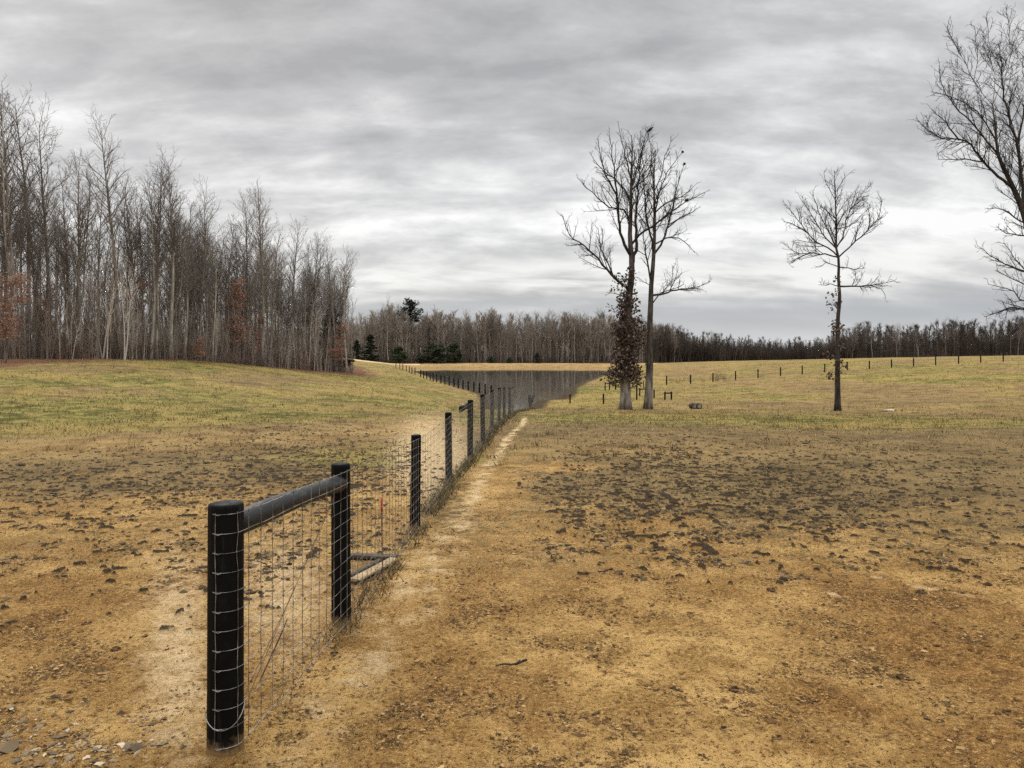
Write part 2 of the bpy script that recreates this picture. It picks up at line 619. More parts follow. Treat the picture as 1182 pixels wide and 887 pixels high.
def regions(px, py, x, y, mid, sml, big):
    jy = mid * 26
    fx = fence_x(py)
    left = sstep(10, -10, px - fx)
    right = 1 - left
    near = sstep(590, 690, py + jy)
    bare = near * .95
    bare = np.maximum(bare, right * sstep(505, 640, py + jy * 1.6 - .04 * (px - 600)) * .62)
    bare = np.maximum(bare, left * sstep(515, 590, py + jy) * .62)
    bare = np.maximum(bare, gauss(px, py, 570, 565, 50, 50) * .7 * right)
    bare = np.maximum(bare, gauss(px, py, 760, 604, 70, 9) * .8)
    bare = np.maximum(bare, gauss(px, py, 640, 540, 60, 7) * .7)
    bare = np.maximum(bare, gauss(px, py, 440, 590, 60, 55) * .8)
    green = np.zeros_like(px)
    gl = sstep(528, 500, py + jy * .5 + .02 * px) * left
    gl *= .70 + .5 * np.clip(mid * 1.5 + 2 * big, -1, 1)
    gl = np.maximum(gl, gauss(px, py, 440, 528, 130, 13) * .65)
    gl -= gauss(px, py, 80, 512, 190, 8, -.04) * .8
    gl -= gauss(px, py, 420, 500, 90, 7, -.06) * .7
    gl -= gauss(px, py, 420, 486, 100, 4, -.03) * .5
    gl += gauss(px, py, 90, 488, 200, 14) * .45
    green = np.maximum(green, gl)
    gr = right * sstep(478, 466, py) * (.46 + 1.3 * mid + 2.0 * big)
    gr -= right * gauss(px, py, 930, 446, 60, 6) * .8 + right * gauss(px, py, 1100, 456, 90, 9) * .6 + right * gauss(px, py, 800, 425, 60, 4) * .6
    gr += right * gauss(px, py, 1040, 432, 80, 6) * .5 + gauss(px, py, 700, 455, 40, 8) * .5
    strip = right * gauss(px, py + mid * 5, 900, 485 + .012 * (px - 900), 330, 7) * .85
    green = np.maximum(green, np.maximum(gr, strip))
    green = np.maximum(green, right * sstep(505, 480, py) * .25)
    # trodden clumps
    dens = right * (gauss(px, py, 775, 584, 140, 34) * 1.3 + gauss(px, py, 985, 565, 170, 40) * .28 + gauss(px, py, 690, 548, 110, 20) * .5
                    + sstep(510, 545, py) * sstep(720, 600, py) * sstep(560, 640, px) * .13)
    dens += left * (gauss(px, py, 130, 562, 240, 22) * .4 + gauss(px, py, 380, 548, 130, 36) * .5 + .18 * sstep(515, 545, py) * sstep(760, 640, py))
    dens -= gauss(px, py, 575, 565, 50, 60) * .8
    dens -= gauss(px, py, 765, 605, 75, 9) * .8 + gauss(px, py, 650, 541, 70, 6) * .6
    dens = np.clip(dens * .74 + .045 * sstep(600, 700, py), 0, .66)
    # pale sand
    path = np.interp(py, [478, 490, 505, 520, 545, 570, 600, 640, 700, 760, 860], [607, 603, 588, 578, 560, 545, 533, 505, 458, 415, 340])
    wid = np.interp(py, [478, 500, 560, 640, 760], [3, 5, 12, 34, 58])
    sand = np.exp(-.5 * ((px - path) / wid) ** 2) * sstep(474, 484, py) * np.interp(py, [490, 540, 600, 700, 860], [.9, .7, .62, .55, .5]) * (.85 + 1.1 * sml)
    sand = np.maximum(sand, gauss(px, py, 205, 760, 45, 130) * .75)
    sand = np.maximum(sand, gauss(px, py, 330, 690, 60, 80) * .7 * left)
    sand = np.maximum(sand, gauss(px, py, 500, 530, 45, 44) * left * .95)
    sand = np.maximum(sand, gauss(px, py, 640, 640, 60, 16) * .45)
    sand = np.maximum(sand, gauss(px, py, 380, 790, 60, 40) * .35)
    # a wheel rut across the right
    for pts in (((985, 660), (1060, 676), (1140, 692)), ((880, 672), (950, 684), (1000, 690))):
        pts = np.array(pts, float)
        yy = np.interp(px, pts[:, 0], pts[:, 1])
        sand = np.maximum(sand, np.exp(-.5 * ((py - yy - 3 * mid) / 2.0) ** 2) * sstep(pts[0, 0], pts[0, 0] + 30, px) * sstep(pts[-1, 0], pts[-1, 0] - 30, px) * (.62 + .5 * sml) * right)
    red = np.clip(sstep(600, 700, py) * (.34 + 1.9 * mid + .5 * sml), 0, 1)
    red = np.maximum(red, gauss(px, py, 60, 740, 110, 70) * .55)
    red = np.maximum(red, right * gauss(px, py, 690, 650, 150, 40) * .5)
    red = np.maximum(red, left * gauss(px, py, 60, 518, 330, 9, -.05) * .9)
    red = np.maximum(red, left * gauss(px, py, 430, 497, 120, 6, -.06) * .8)
    red = np.maximum(red, sstep(482, 474, py) * np.clip(.45 + .8 * big, 0, 1))
    red = np.maximum(red, right * gauss(px, py, 700, 522, 160, 6) * .6)
    red = red * (1 - .9 * np.clip(np.exp(-.5 * ((px - path) / (wid * 1.2)) ** 2), 0, 1) * (py > 560))
    return bare, green, dens, sand, red


bare, green, dens, sand, red = regions(PX, PY, gx, gy, mid, sml, big)
wsd = poly_sd(gx, gy, EDGE_POLY)
litter = sstep(1.5, -1.5, wsd + mid * 3.0 - np.interp(PX, [-200, 0, 60, 130, 230, 300, 400], [15, 13, 8, 2.0, 1.0, 2.0, 4.0])) * (gy > 20)
farw = ((gy > 236) & (PX > 395)).astype(float)
litter = np.maximum(litter, farw)
psd = poly_sd(gx, gy, POND)
# tan far bank and pale track on the dam
bank = ((gy > 170) & (gy < 240) & (PX > 380) & (PX < 760)).astype(float) * sstep(-2, 2, psd)
green *= 1 - bank * .85
sand = np.maximum(sand, bank * np.exp(-.5 * ((gy - 229) / 2.5) ** 2) * (.8 + .8 * mid))
red = np.maximum(red, bank * .9)
trk = np.exp(-.5 * ((PY - np.interp(PX, [395, 450, 480], [414, 420, 421])) / .8) ** 2) * (PX > 395) * (PX < 485) * (gy > 110)
sand = np.maximum(sand, trk * .9)
shore = np.exp(-.5 * (psd / 1.2) ** 2)
bare = np.maximum(bare, shore * .5 * (gy < 150))
green *= 1 - .7 * shore

cl1 = fbm(gx * 4.4, gy * 4.4, 3, .55)
cl2 = fbm(gx * 15 + 11, gy * 15, 2, .5)
pat = fbm(gx * .9 + 3, gy * .9 + 8, 3)
thr = .54 - .46 * dens - .25 * pat * (dens > .02)
clump = sstep(thr, thr + .10, cl1 + .4 * cl2) * sstep(.02, .1, dens)
fade = sstep(90, 45, RR.ravel())
clump *= fade
clump = np.maximum(clump, np.exp(-.5 * ((psd - .2) / .7) ** 2) * .75 * (gy < 170))
rough_amt = np.clip(.25 + bare * .5, 0, 1) * sstep(60, 25, RR.ravel())
gz_s = gz.copy()
gz = gz + rough_amt * (.022 * fbm(gx * 1.7, gy * 1.7, 3) + .020 * cl1 + .016 * cl2 + .006 * pnoise(gx * 31, gy * 31) * sstep(12, 6, RR.ravel()))
# hoof prints: jittered pits with a raised rim, trodden into the soft ground
def pits(x, y, cell, seed, prob):
    out_ = np.zeros_like(x)
    cx, cy = np.floor(x / cell).astype(np.int64), np.floor(y / cell).astype(np.int64)
    for ax in (-1, 0, 1):
        for ay in (-1, 0, 1):
            h1 = _perm[(_perm[(cx + ax + seed) & 511] + cy + ay) & 511]
            h2 = _perm[(h1 + 91) & 511]
            h3 = _perm[(h1 + 207) & 511]
            h4 = _perm[(h1 + 333) & 511]
            px_ = (cx + ax + h1 / 512) * cell
            py_ = (cy + ay + h2 / 512) * cell
            rad = cell * (.16 + .16 * h3 / 512)
            d_ = np.hypot(x - px_, (y - py_) * 1.0) / rad
            on = (h4 / 512 < prob)
            out_ += on * (-np.exp(-(d_ * 1.1) ** 4) + .45 * np.exp(-((d_ - 1.35) / .35) ** 2))
    return out_


soft = sstep(30, 14, RR.ravel()) * np.clip(.3 + 1.6 * mid + dens, 0, 1) * (1 - np.clip(green, 0, 1)) * (PY > 495)
nearv = RR.ravel() < 32
pz = np.zeros_like(gz)
pz[nearv] = pits(gx[nearv], gy[nearv], .42, 7, .45) * .020 + pits(gx[nearv] + 9.3, gy[nearv] + 2.2, .23, 70, .3) * .010
gz = gz + pz * soft
gz = gz + clump * .026 - .012 * sstep(.1, .5, -cl1) * np.clip(dens * 2, 0, 1) * fade
gz = gz + .12 * fbm(gx * .13, gy * .13, 3) * sstep(8, 30, RR.ravel()) * sstep(-.5, 4, psd)
ii = np.arange(nr - 1)[:, None] * na + np.arange(na)[None]
jj = np.arange(nr - 1)[:, None] * na + (np.arange(na)[None] + 1) % na
Q = np.stack([ii, jj, jj + na, ii + na], -1).reshape(-1, 4)[:, ::-1]
reg1 = np.stack([np.clip(bare, 0, 1), np.clip(green, 0, 1), np.clip(clump, 0, 1)], 1)
reg2 = np.stack([np.clip(sand, 0, 1), np.clip(litter, 0, 1), np.clip(red, 0, 1)], 1)
gv = np.stack([gx, gy, gz], 1)
cap_c = len(gv)
gv = np.concatenate([gv, [[0, 0, float(gz[:na].mean())]]])
reg1 = np.concatenate([reg1, reg1[:1]])
reg2 = np.concatenate([reg2, reg2[:1]])
Tt = np.stack([np.arange(na), np.full(na, cap_c), (np.arange(na) + 1) % na], 1)[:, ::-1]
g = link('ground', mesh_np('ground', gv, [Q, Tt[:, ::-1]], True, None, {'reg1': reg1, 'reg2': reg2}), M_GROUND)
tag(g, kind='structure')

# pond surface: the outline pushed out a little so that the banks cut it
cen = POND.mean(0)
out = POND + (POND - cen) / np.linalg.norm(POND - cen, axis=1, keepdims=True) * 1.5
wv = np.concatenate([np.c_[out, np.full(len(out), WZ)], [[cen[0], cen[1], WZ]]])
nw = len(out)
w = link('water', mesh_np('water', wv, [np.stack([np.arange(nw), (np.arange(nw) + 1) % nw, np.full(nw, nw)], 1)[:, ::-1]], False), M_WATER)
tag(w, kind='structure')


def ground_z(x, y):
    """height including the broad swells that the ground mesh carries"""
    x = np.atleast_1d(np.asarray(x, float))
    y = np.atleast_1d(np.asarray(y, float))
    z = height(x, y)
    r = np.hypot(x, y)
    s = np.zeros_like(x)
    m = r > 8
    if m.any():
        sd = poly_sd(x[m], y[m], POND)
        s[m] = .12 * fbm(x[m] * .13, y[m] * .13, 3) * sstep(8, 30, r[m]) * sstep(-.5, 4, sd)
    return z + s


def onground(p, sink=0.0):
    return np.array([p[0], p[1], float(ground_z(p[0], p[1])[0]) - sink])


# ---------------------------------------------------------------- branches
def unit(v):
    return v / (np.linalg.norm(v) + 1e-9)


def side_dir(d, ang, rg, up=.0):
    a = unit(np.cross(d, rg.normal(size=3)))
    v = d * math.cos(ang) + a * math.sin(ang)
    v[2] += up
    return unit(v)


def limb_pts(p, d, L, n, rg, wig=.16, up=.1):
    pts = [p]
    st = L / (n - 1)
    for _ in range(n - 1):
        d = unit(d + rg.normal(size=3) * wig + np.array([0, 0, up]))
        p = p + d * st
        pts.append(p)
    return np.array(pts)


def sample(pts, t):
    f = t * (len(pts) - 1)
    i = min(int(f), len(pts) - 2)
    return pts[i] + (pts[i + 1] - pts[i]) * (f - i), unit(pts[i + 1] - pts[i])


def grow(pts, r0, r1, level, rg, out, cfg):
    """spawn side branches of a polyline; out: list of (pts, radii, level)"""
    L = np.linalg.norm(np.diff(pts, axis=0), axis=1).sum()
    c = cfg[level]
    n = max(c.get('min', 1), int(L * c['per_m'] * rg.uniform(.8, 1.2)))
    for k in range(n):
        t = c['t0'] + (1 - c['t0']) * (k + rg.random()) / n
        t = min(t, .985)
        p, d = sample(pts, t)
        rr_ = r0 + (r1 - r0) * t
        ln = L * c['len'] * (1 - c['taper'] * t) * rg.uniform(.6, 1.25)
        ln = min(max(ln, c['lmin']), c['lmax'])
        nd = side_dir(d, R(rg.uniform(*c['ang'])), rg, c['up'])
        q = limb_pts(p, nd, ln, c['n'], rg, c['wig'], c['curve'])
        b0 = min(rr_ * .62, c['rmax'])
        b0 = max(b0, c['rmin'])
        b1 = max(b0 * .35, c['rend'])
        out.append((q, np.linspace(b0, b1, c['n']), level))
        if level + 1 < len(cfg):
            grow(q, b0, b1, level + 1, rg, out, cfg)


def smooth_line(pts, n):
    pts = np.asarray(pts, float)
    s = np.concatenate([[0], np.cumsum(np.linalg.norm(np.diff(pts, axis=0), axis=1))])
    t = np.linspace(0, s[-1], n)
    m = np.gradient(pts, s, axis=0)
    o = np.empty((n, 3))
    for i, x in enumerate(t):
        k = min(max(np.searchsorted(s, x, 'right') - 1, 0), len(s) - 2)
        h = s[k + 1] - s[k]
        u = (x - s[k]) / h
        o[i] = ((2 * u**3 - 3 * u**2 + 1) * pts[k] + (u**3 - 2 * u**2 + u) * h * m[k]
                + (-2 * u**3 + 3 * u**2) * pts[k + 1] + (u**3 - u**2) * h * m[k + 1])
    return o


# ---------------------------------------------------------------- four hero trees
HERO = [dict(per_m=2.9, t0=.2, len=.42, taper=.84, lmin=.35, lmax=1.7, ang=(26, 52), up=.12, n=6, wig=.10, curve=.06, rmax=.026, rmin=.011, rend=.007),
        dict(per_m=4.6, t0=.15, len=.44, taper=.4, lmin=.25, lmax=1.1, ang=(24, 55), up=.08, n=4, wig=.13, curve=.06, rmax=.011, rmin=.008, rend=.0055),
        dict(per_m=6.5, t0=.15, len=.6, taper=.3, lmin=.18, lmax=.55, ang=(25, 60), up=.05, n=3, wig=.14, curve=.05, rmax=.007, rmin=.006, rend=.0045)]


def leaf_cards(centres, size, rg, cols):
    """folded leaf quads"""
    n = len(centres)
    a = rg.normal(size=(n, 3))
    a /= np.linalg.norm(a, axis=1, keepdims=True)
    b = np.cross(a, rg.normal(size=(n, 3)))
    b /= np.linalg.norm(b, axis=1, keepdims=True)
    nn = np.cross(a, b)
    s = (size * rg.uniform(.6, 1.3, n))[:, None]
    V = np.stack([centres - a * s * .5, centres + b * s * .3 + nn * s * .12, centres + a * s * .5, centres - b * s * .3 + nn * s * .12], 1).reshape(-1, 3)
    i = np.arange(n)[:, None] * 4
    T = np.concatenate([i + np.array([[0, 1, 2]]), i + np.array([[0, 2, 3]])])
    ci = cols[rg.integers(0, len(cols), n)] * rg.uniform(.7, 1.3, (n, 1))
    return V, T, np.repeat(ci, 4, 0)


PERCH = []


def hero_tree(name, label, base_px, depth, trunk, limbs, seed, base_w, leaves=None, per=None, right_fill=False, trunk_mat=None):
    rg = np.random.default_rng(seed)
    base = P3(base_px[0], base_px[1], depth)
    base = onground(base, .03)
    zoff = base - P3(base_px[0], base_px[1], depth)
    mpp = depth / F
    root = tag(empty(name, base), label, 'tree')

    def loc(px, py, dy=0.0):
        p = P3(px, py, depth + dy)
        return p + zoff - base if py > 400 else p + zoff * 0 - base

    tp = [loc(*q) for q in trunk]
    tp[0] = np.array([tp[0][0], 0, -.06])
    for k in range(1, len(tp)):
        tp[k][1] += rg.normal() * .06
    n = 26
    tl = smooth_line(tp, n)
    tt = np.linspace(0, 1, n)
    r = base_w * mpp / 2 * (1 - .96 * tt)
    r = r * (1 + .4 * np.exp(-tt * 34)) + .006
    G = Geo()
    G.tubes([(tl, r)], 12, True)
    V = np.concatenate(G.V)
    V[:, 0] += .35 * r.max() * .25 * fbm(V[:, 2] * 3 + V[:, 1] * 5, V[:, 0] * 9, 2) * np.exp(-np.maximum(V[:, 2], 0))
    G.V = [V]
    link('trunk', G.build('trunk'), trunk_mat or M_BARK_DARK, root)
    lines = []
    cfg = [dict(c) for c in HERO]
    if per:
        for c, f in zip(cfg, per):
            c['per_m'] *= f
    allimbs = list(limbs)
    if right_fill:
        for L in limbs[::2]:
            allimbs.append([(2 * trunk[-1][0] + 60 - a + rg.normal() * 4, b + rg.normal() * 6) for a, b in L])
    seen = [(a, b, 0.0) for i in range(len(trunk) - 1) for t_ in np.linspace(0, 1, 12)
            for a, b in [(trunk[i][0] + (trunk[i + 1][0] - trunk[i][0]) * t_, trunk[i][1] + (trunk[i + 1][1] - trunk[i][1]) * t_)]]
    for L in allimbs:
        amp = rg.uniform(-.75, .75)
        # a limb that forks off another limb starts at that limb's distance
        dy0 = min(seen, key=lambda q_: (q_[0] - L[0][0]) ** 2 + (q_[1] - L[0][1]) ** 2)[2]
        x0, y0 = L[0]
        q = []
        for (a, b) in L:
            q.append(loc(a, b, dy0 + amp * (abs(a - x0) + .25 * abs(b - y0)) * mpp))
        for i in range(len(L) - 1):
            for t_ in np.linspace(0, 1, 8):
                a, b = L[i][0] + (L[i + 1][0] - L[i][0]) * t_, L[i][1] + (L[i + 1][1] - L[i][1]) * t_
                seen.append((a, b, dy0 + amp * (abs(a - x0) + .25 * abs(b - y0)) * mpp))
        # start on the trunk
        j = int(np.argmin(((tl - q[0]) ** 2).sum(1)))
        start_r = r[j]
        if np.linalg.norm(tl[j] - q[0]) < .6:
            q[0] = tl[j]
        ln = sum(np.linalg.norm(q[i + 1] - q[i]) for i in range(len(q) - 1))
        m = max(6, int(ln / .35))
        pl = smooth_line(q, m)
        pl[2:-1] += rg.normal(size=(m - 3, 3)) * .028
        r0 = min(start_r * .66, .013 + ln * .0115)
        rad = np.linspace(r0, .011, m)
        PERCH.extend(list(pl + base))
        GL = Geo()
        GL.tubes([(pl, rad)], 7, True)
        link('limb', GL.build('limb'), M_BARK_DARK, root)
        grow(pl, r0, .012, 0, rg, lines, cfg)
    # leader twigs from the trunk top and epicormic shoots
    grow(tl[int(n * .55):], r[int(n * .55)], r[-1], 0, rg, lines, cfg)
    G = Geo()
    G.tubes([(a, b) for a, b, l in lines if l == 0], 4)
    G.tubes([(a, b) for a, b, l in lines if l > 0], 3)
    GC = G
    if leaves:
        C = []
        for (cx, cy, sx, sy, cnt) in leaves:
            k = max(1, int(cnt / 9))
            cc = np.stack([loc(cx + rg.normal() * sx * .8, cy + rg.normal() * sy * .8, rg.normal() * sx * mpp * .8) for _ in range(k)])
            C.append(np.repeat(cc, 9, 0) + rg.normal(size=(k * 9, 3)) * .13)
        C = np.concatenate(C)
        V, T, col = leaf_cards(C, .19, rg, np.array([(.065, .042, .031), (.045, .029, .022), (.10, .064, .047), (.03, .02, .016), (.17, .118, .09)]))
        GV = Geo()
        GV.add(V, None, T)
        link('leaves', GV.build('leaves', False, col), M_LEAF_BROWN, root)
        # little shoots that carry the leaves
        G = Geo()
        sh = []
        for c in C[::9]:
            j = int(np.argmin(abs(tl[:, 2] - (c[2] - .25))))
            a = tl[j]
            mpt = (a + c) / 2 + np.array([0, 0, -.05])
            sh.append((np.array([a, mpt, c]), np.array([.014, .01, .006])))
        GC.tubes(sh, 3)
    link('crown', GC.build('crown'), M_TWIG_DARK, root)
    for k_ in (n // 3, n // 2, 2 * n // 3):
        PERCH.append(tl[k_] + base)
    return root


A_trunk = [(722, 473), (722, 445), (723, 410), (724, 370), (726, 345), (729, 320), (729, 300), (727, 275), (728, 245), (728.5, 216), (729, 196), (730, 172), (729, 156)]
A_limbs = [[(730, 312), (734, 285), (734, 250), (736, 225), (738, 200), (741, 172), (750, 152)],
           [(728, 300), (722, 285), (716, 264), (712, 222), (709, 193), (703, 153)],
           [(728, 258), (720, 243), (705, 240), (681, 220), (666, 205)],
           [(728, 232), (720, 218), (709, 207), (692, 193), (682, 178)],
           [(724, 336), (711, 322), (690, 300), (676, 285), (659, 273), (648, 247)],
           [(707, 319), (702, 303), (695, 290), (690, 262)],
           [(729, 281), (740, 270), (755, 260), (774, 245), (791, 234), (816, 221)],
           [(728, 215), (735, 195), (739, 180), (748, 150)],
           [(728.5, 205), (722, 185), (718, 165), (714, 145)],
           [(729, 225), (745, 205), (752, 190), (760, 172)],
           [(726, 345), (715, 340), (700, 338)],
           [(712, 225), (700, 205), (694, 185), (690, 160)]]
A_leaves = [(722, 428, 10, 9, 1050), (722, 404, 9, 13, 1150), (723, 376, 8.5, 13, 850), (725, 350, 6, 11, 400), (728, 325, 3.5, 9, 150), (739, 388, 4, 14, 110), (713, 325, 4, 5, 50),
            (709, 434, 5, 7, 120), (734, 432, 5, 8, 130)]
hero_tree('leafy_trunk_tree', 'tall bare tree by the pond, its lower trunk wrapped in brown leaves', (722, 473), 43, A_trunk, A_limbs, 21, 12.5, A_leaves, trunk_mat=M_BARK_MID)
B_trunk = [(748, 473), (749, 440), (750, 400), (750, 370), (751, 350), (752, 330), (753, 312), (755, 290), (756, 264), (755, 226), (755, 198), (757, 174)]
B_limbs = [[(754, 298), (750, 266), (744, 237), (743, 207), (740, 176)],
           [(756, 264), (758, 237), (765, 212), (774, 193), (788, 176)],
           [(754, 300), (763, 282), (770, 264), (778, 233), (784, 208), (790, 190)],
           [(752, 325), (748, 306), (744, 290), (743, 268), (740, 250)],
           [(752, 350), (762, 340), (777, 334), (790, 328)],
           [(752, 346), (764, 339), (786, 334), (804, 332), (820, 325)],
           [(751, 334), (744, 326), (736, 320)],
           [(750, 374), (743, 371), (736, 370)],
           [(757, 246), (768, 235), (786, 228), (802, 214)],
           [(755, 226), (762, 205), (768, 180), (776, 160)],
           [(755, 215), (752, 195), (752, 175), (748, 158)],
           [(770, 264), (785, 252), (800, 245), (806, 240)],
           [(764, 339), (775, 326), (784, 320)],
           [(757, 285), (775, 274), (790, 278), (802, 292)]]
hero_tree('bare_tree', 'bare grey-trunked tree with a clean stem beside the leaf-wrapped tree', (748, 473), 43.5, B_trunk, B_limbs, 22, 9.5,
          [(745, 385, 6, 6, 45)], trunk_mat=M_BARK_MID)
C_trunk = [(967, 474), (967, 440), (967, 400), (967, 370), (968, 345), (968, 320), (967, 300), (965.5, 285), (966, 268), (965, 240), (964, 218), (963, 197)]
C_limbs = [[(966, 297), (958, 287), (943, 280), (931, 268), (921, 254), (907, 236)],
           [(962, 290), (954, 275), (944, 261), (936, 246), (923, 228)],
           [(965, 282), (954, 263), (944, 243), (938, 220)],
           [(964, 250), (955, 244), (946, 238)],
           [(966, 284), (975, 268), (979, 248), (988, 232), (1003, 215)],
           [(967, 294), (985, 281), (1002, 266), (1014, 251), (1017, 227)],
           [(966, 293), (939, 292), (919, 292), (906, 283)],
           [(936, 292), (925, 296), (910, 305)],
           [(967, 304), (953, 304), (943, 309)],
           [(967, 303), (980, 310), (998, 310)],
           [(968, 336), (986, 331), (1011, 329), (1031, 324)],
           [(1005, 330), (1015, 333), (1022, 341)],
           [(967, 329), (955, 328), (945, 329)],
           [(965, 236), (970, 214), (978, 202)],
           [(964, 228), (955, 214), (951, 200)],
           [(1002, 266), (1004, 252), (1001, 240)],
           [(932, 269), (921, 262), (904, 256)],
           [(966, 270), (979, 262), (990, 255)]]
hero_tree('lone_tree', 'lone slender bare tree on the right of the pasture with low side branches', (967, 474), 42.5, C_trunk, C_limbs, 23, 6.5,
          [(965, 380, 5, 12, 110), (964, 345, 5, 9, 60), (958, 432, 5, 3, 40), (975, 420, 5, 4, 40), (962, 405, 5, 8, 50)], per=(1.3, 1.3, 1.1))
D_trunk = [(1200, 482), (1201, 420), (1199, 360), (1195, 310), (1187, 265), (1181, 245), (1167, 212), (1153, 180), (1148, 149), (1146.5, 121)]
D_limbs = [[(1196, 330), (1184, 312), (1170, 296), (1158, 280)], [(1199, 345), (1185, 330), (1168, 322), (1150, 312)], [(1200, 372), (1186, 372), (1172, 380), (1160, 392)], [(1188, 270), (1180, 262), (1172, 258), (1160, 258)],
           [(1147, 126), (1124, 94), (1107, 59), (1093, 30)],
           [(1147, 126), (1149, 94), (1142, 62), (1139, 20)],
           [(1147, 126), (1164, 74), (1166, 50), (1161, 8)],
           [(1152, 181), (1132, 154), (1104, 124), (1087, 97), (1084, 76)],
           [(1142, 166), (1139, 144), (1122, 124), (1094, 111), (1074, 106)],
           [(1167, 213), (1139, 191), (1113, 162), (1090, 160), (1070, 149), (1060, 139)],
           [(1134, 187), (1109, 184), (1082, 184)],
           [(1187, 262), (1180, 216), (1174, 168), (1162, 124), (1156, 85), (1152, 50)],
           [(1180, 262), (1175, 254), (1164, 245), (1144, 240)],
           [(1189, 276), (1179, 272), (1165, 271), (1150, 261)],
           [(1195, 318), (1182, 314), (1169, 309), (1149, 299), (1128, 284)],
           [(1198, 350), (1184, 349), (1169, 336), (1140, 328)],
           [(1199, 360), (1182, 357), (1167, 356), (1136, 366)],
           [(1174, 168), (1184, 120), (1190, 70), (1188, 25)],
           [(1107, 162), (1090, 140), (1075, 126)],
           [(1124, 94), (1128, 70), (1125, 30)],
           [(1187, 262), (1205, 200), (1225, 150), (1240, 90)],
           [(1198, 330), (1230, 290), (1270, 250), (1300, 230)]]
hero_tree('large_tree', 'large bare spreading tree cut by the right edge of the photo', (1200, 482), 40, D_trunk, D_limbs, 24, 16.5, None, per=(1.5, 1.2, 1.0), trunk_mat=M_BARK_DARK)


# bird and leaf nests up in the pair of trees
def blob(name, centre, size, seed, mat, label, cat, group=None):
    rg = np.random.default_rng(seed)
    pp_ = np.array(PERCH)
    sc_ = np.abs(pp_[:, 0] / pp_[:, 1] - centre[0] / centre[1]) + np.abs(pp_[:, 2] / pp_[:, 1] - centre[2] / centre[1])
    centre = pp_[int(np.argmin(sc_))] + np.array([0, 0, size[2] * .5])
    n = 150
    d = rg.normal(size=(n, 3))
    d /= np.linalg.norm(d, axis=1, keepdims=True)
    c = d * (rg.random((n, 1)) ** .6) * np.array(size) * (1 + .5 * rg.normal(size=(n, 1)) * .6)
    V, T, col = leaf_cards(c, .08, rg, np.array([(.04, .028, .02), (.07, .045, .03), (.025, .02, .016)]))
    G = Geo()
    G.add(V, None, T)
    o = link(name, G.build(name, False, col), M_LEAF_BROWN, None, centre)
    return tag(o, label, cat, group)


blob('leaf_nest', P3(794, 228, 43.3), (.13, .12, .10), 1, None, 'dark ball of leaves lodged on a right-hand limb of the pair of trees', 'nest')
blob('leaf_nest', P3(795.5, 189.5, 43.4), (.06, .06, .06), 2, None, 'small dark leaf clump at a branch tip high on the right of the pair', 'nest')
blob('leaf_nest', P3(788, 178.5, 43.4), (.055, .055, .05), 3, None, 'smallest dark leaf clump just above and left of another at branch tips', 'nest')
blob('leaf_nest', P3(740, 196, 43.2), (.08, .08, .14), 4, None, 'ragged dark leaf clump in the middle of the crown of the pair', 'nest')
blob('leaf_nest', P3(721, 256, 43.0), (.10, .10, .13), 15, None, 'dark leaf clump on an upright limb low in the crown', 'nest')
# a bird on the topmost branch
bird = tag(empty('perched_bird', P3(750, 151, 43.1)), 'dark bird perched at the very top of the pair of trees', 'bird')
G = Geo()
G.tubes([(np.array([(-.26, .02, -.12), (-.14, 0, -.03), (-.02, 0, .05), (.1, 0, .12), (.17, -.01, .2), (.21, -.01, .25), (.245, -.01, .25), (.3, -.01, .235)]),
          np.array([.02, .065, .105, .1, .06, .052, .042, .008]))], 10, True)
G.tubes([(np.array([(-.02, .07, .07), (-.12, .09, 0), (-.26, .06, -.1)]), np.array([.06, .055, .01]))], 7, True)
G.tubes([(np.array([(-.02, -.07, .07), (-.12, -.09, 0), (-.26, -.06, -.1)]), np.array([.06, .055, .01]))], 7, True)
G.tubes([(np.array([(.02, .03, .02), (.02, .03, -.1)]), np.array([.012, .01])), (np.array([(.02, -.03, .02), (.02, -.03, -.1)]), np.array([.012, .01]))], 5, True)
bird.scale = (.72, .72, .72)
link('body', G.build('body'), simple('bird_feathers', (.012, .011, .01), (.03, .027, .024), 20), bird)

# ---------------------------------------------------------------- woods
WOOD = [dict(per_m=2.5, t0=.36, len=.26, taper=.6, lmin=.9, lmax=4.0, ang=(30, 56), up=.14, n=5, wig=.14, curve=.085, rmax=.038, rmin=.016, rend=.009),
        dict(per_m=3.2, t0=.15, len=.42, taper=.4, lmin=.45, lmax=1.7, ang=(26, 55), up=.1, n=4, wig=.2, curve=.07, rmax=.013, rmin=.010, rend=.0075),
        dict(per_m=3.6, t0=.2, len=.6, taper=.3, lmin=.35, lmax=1.0, ang=(24, 55), up=.08, n=3, wig=.2, curve=.05, rmax=.008, rmin=.0075, rend=.0055)]
HIDE = []


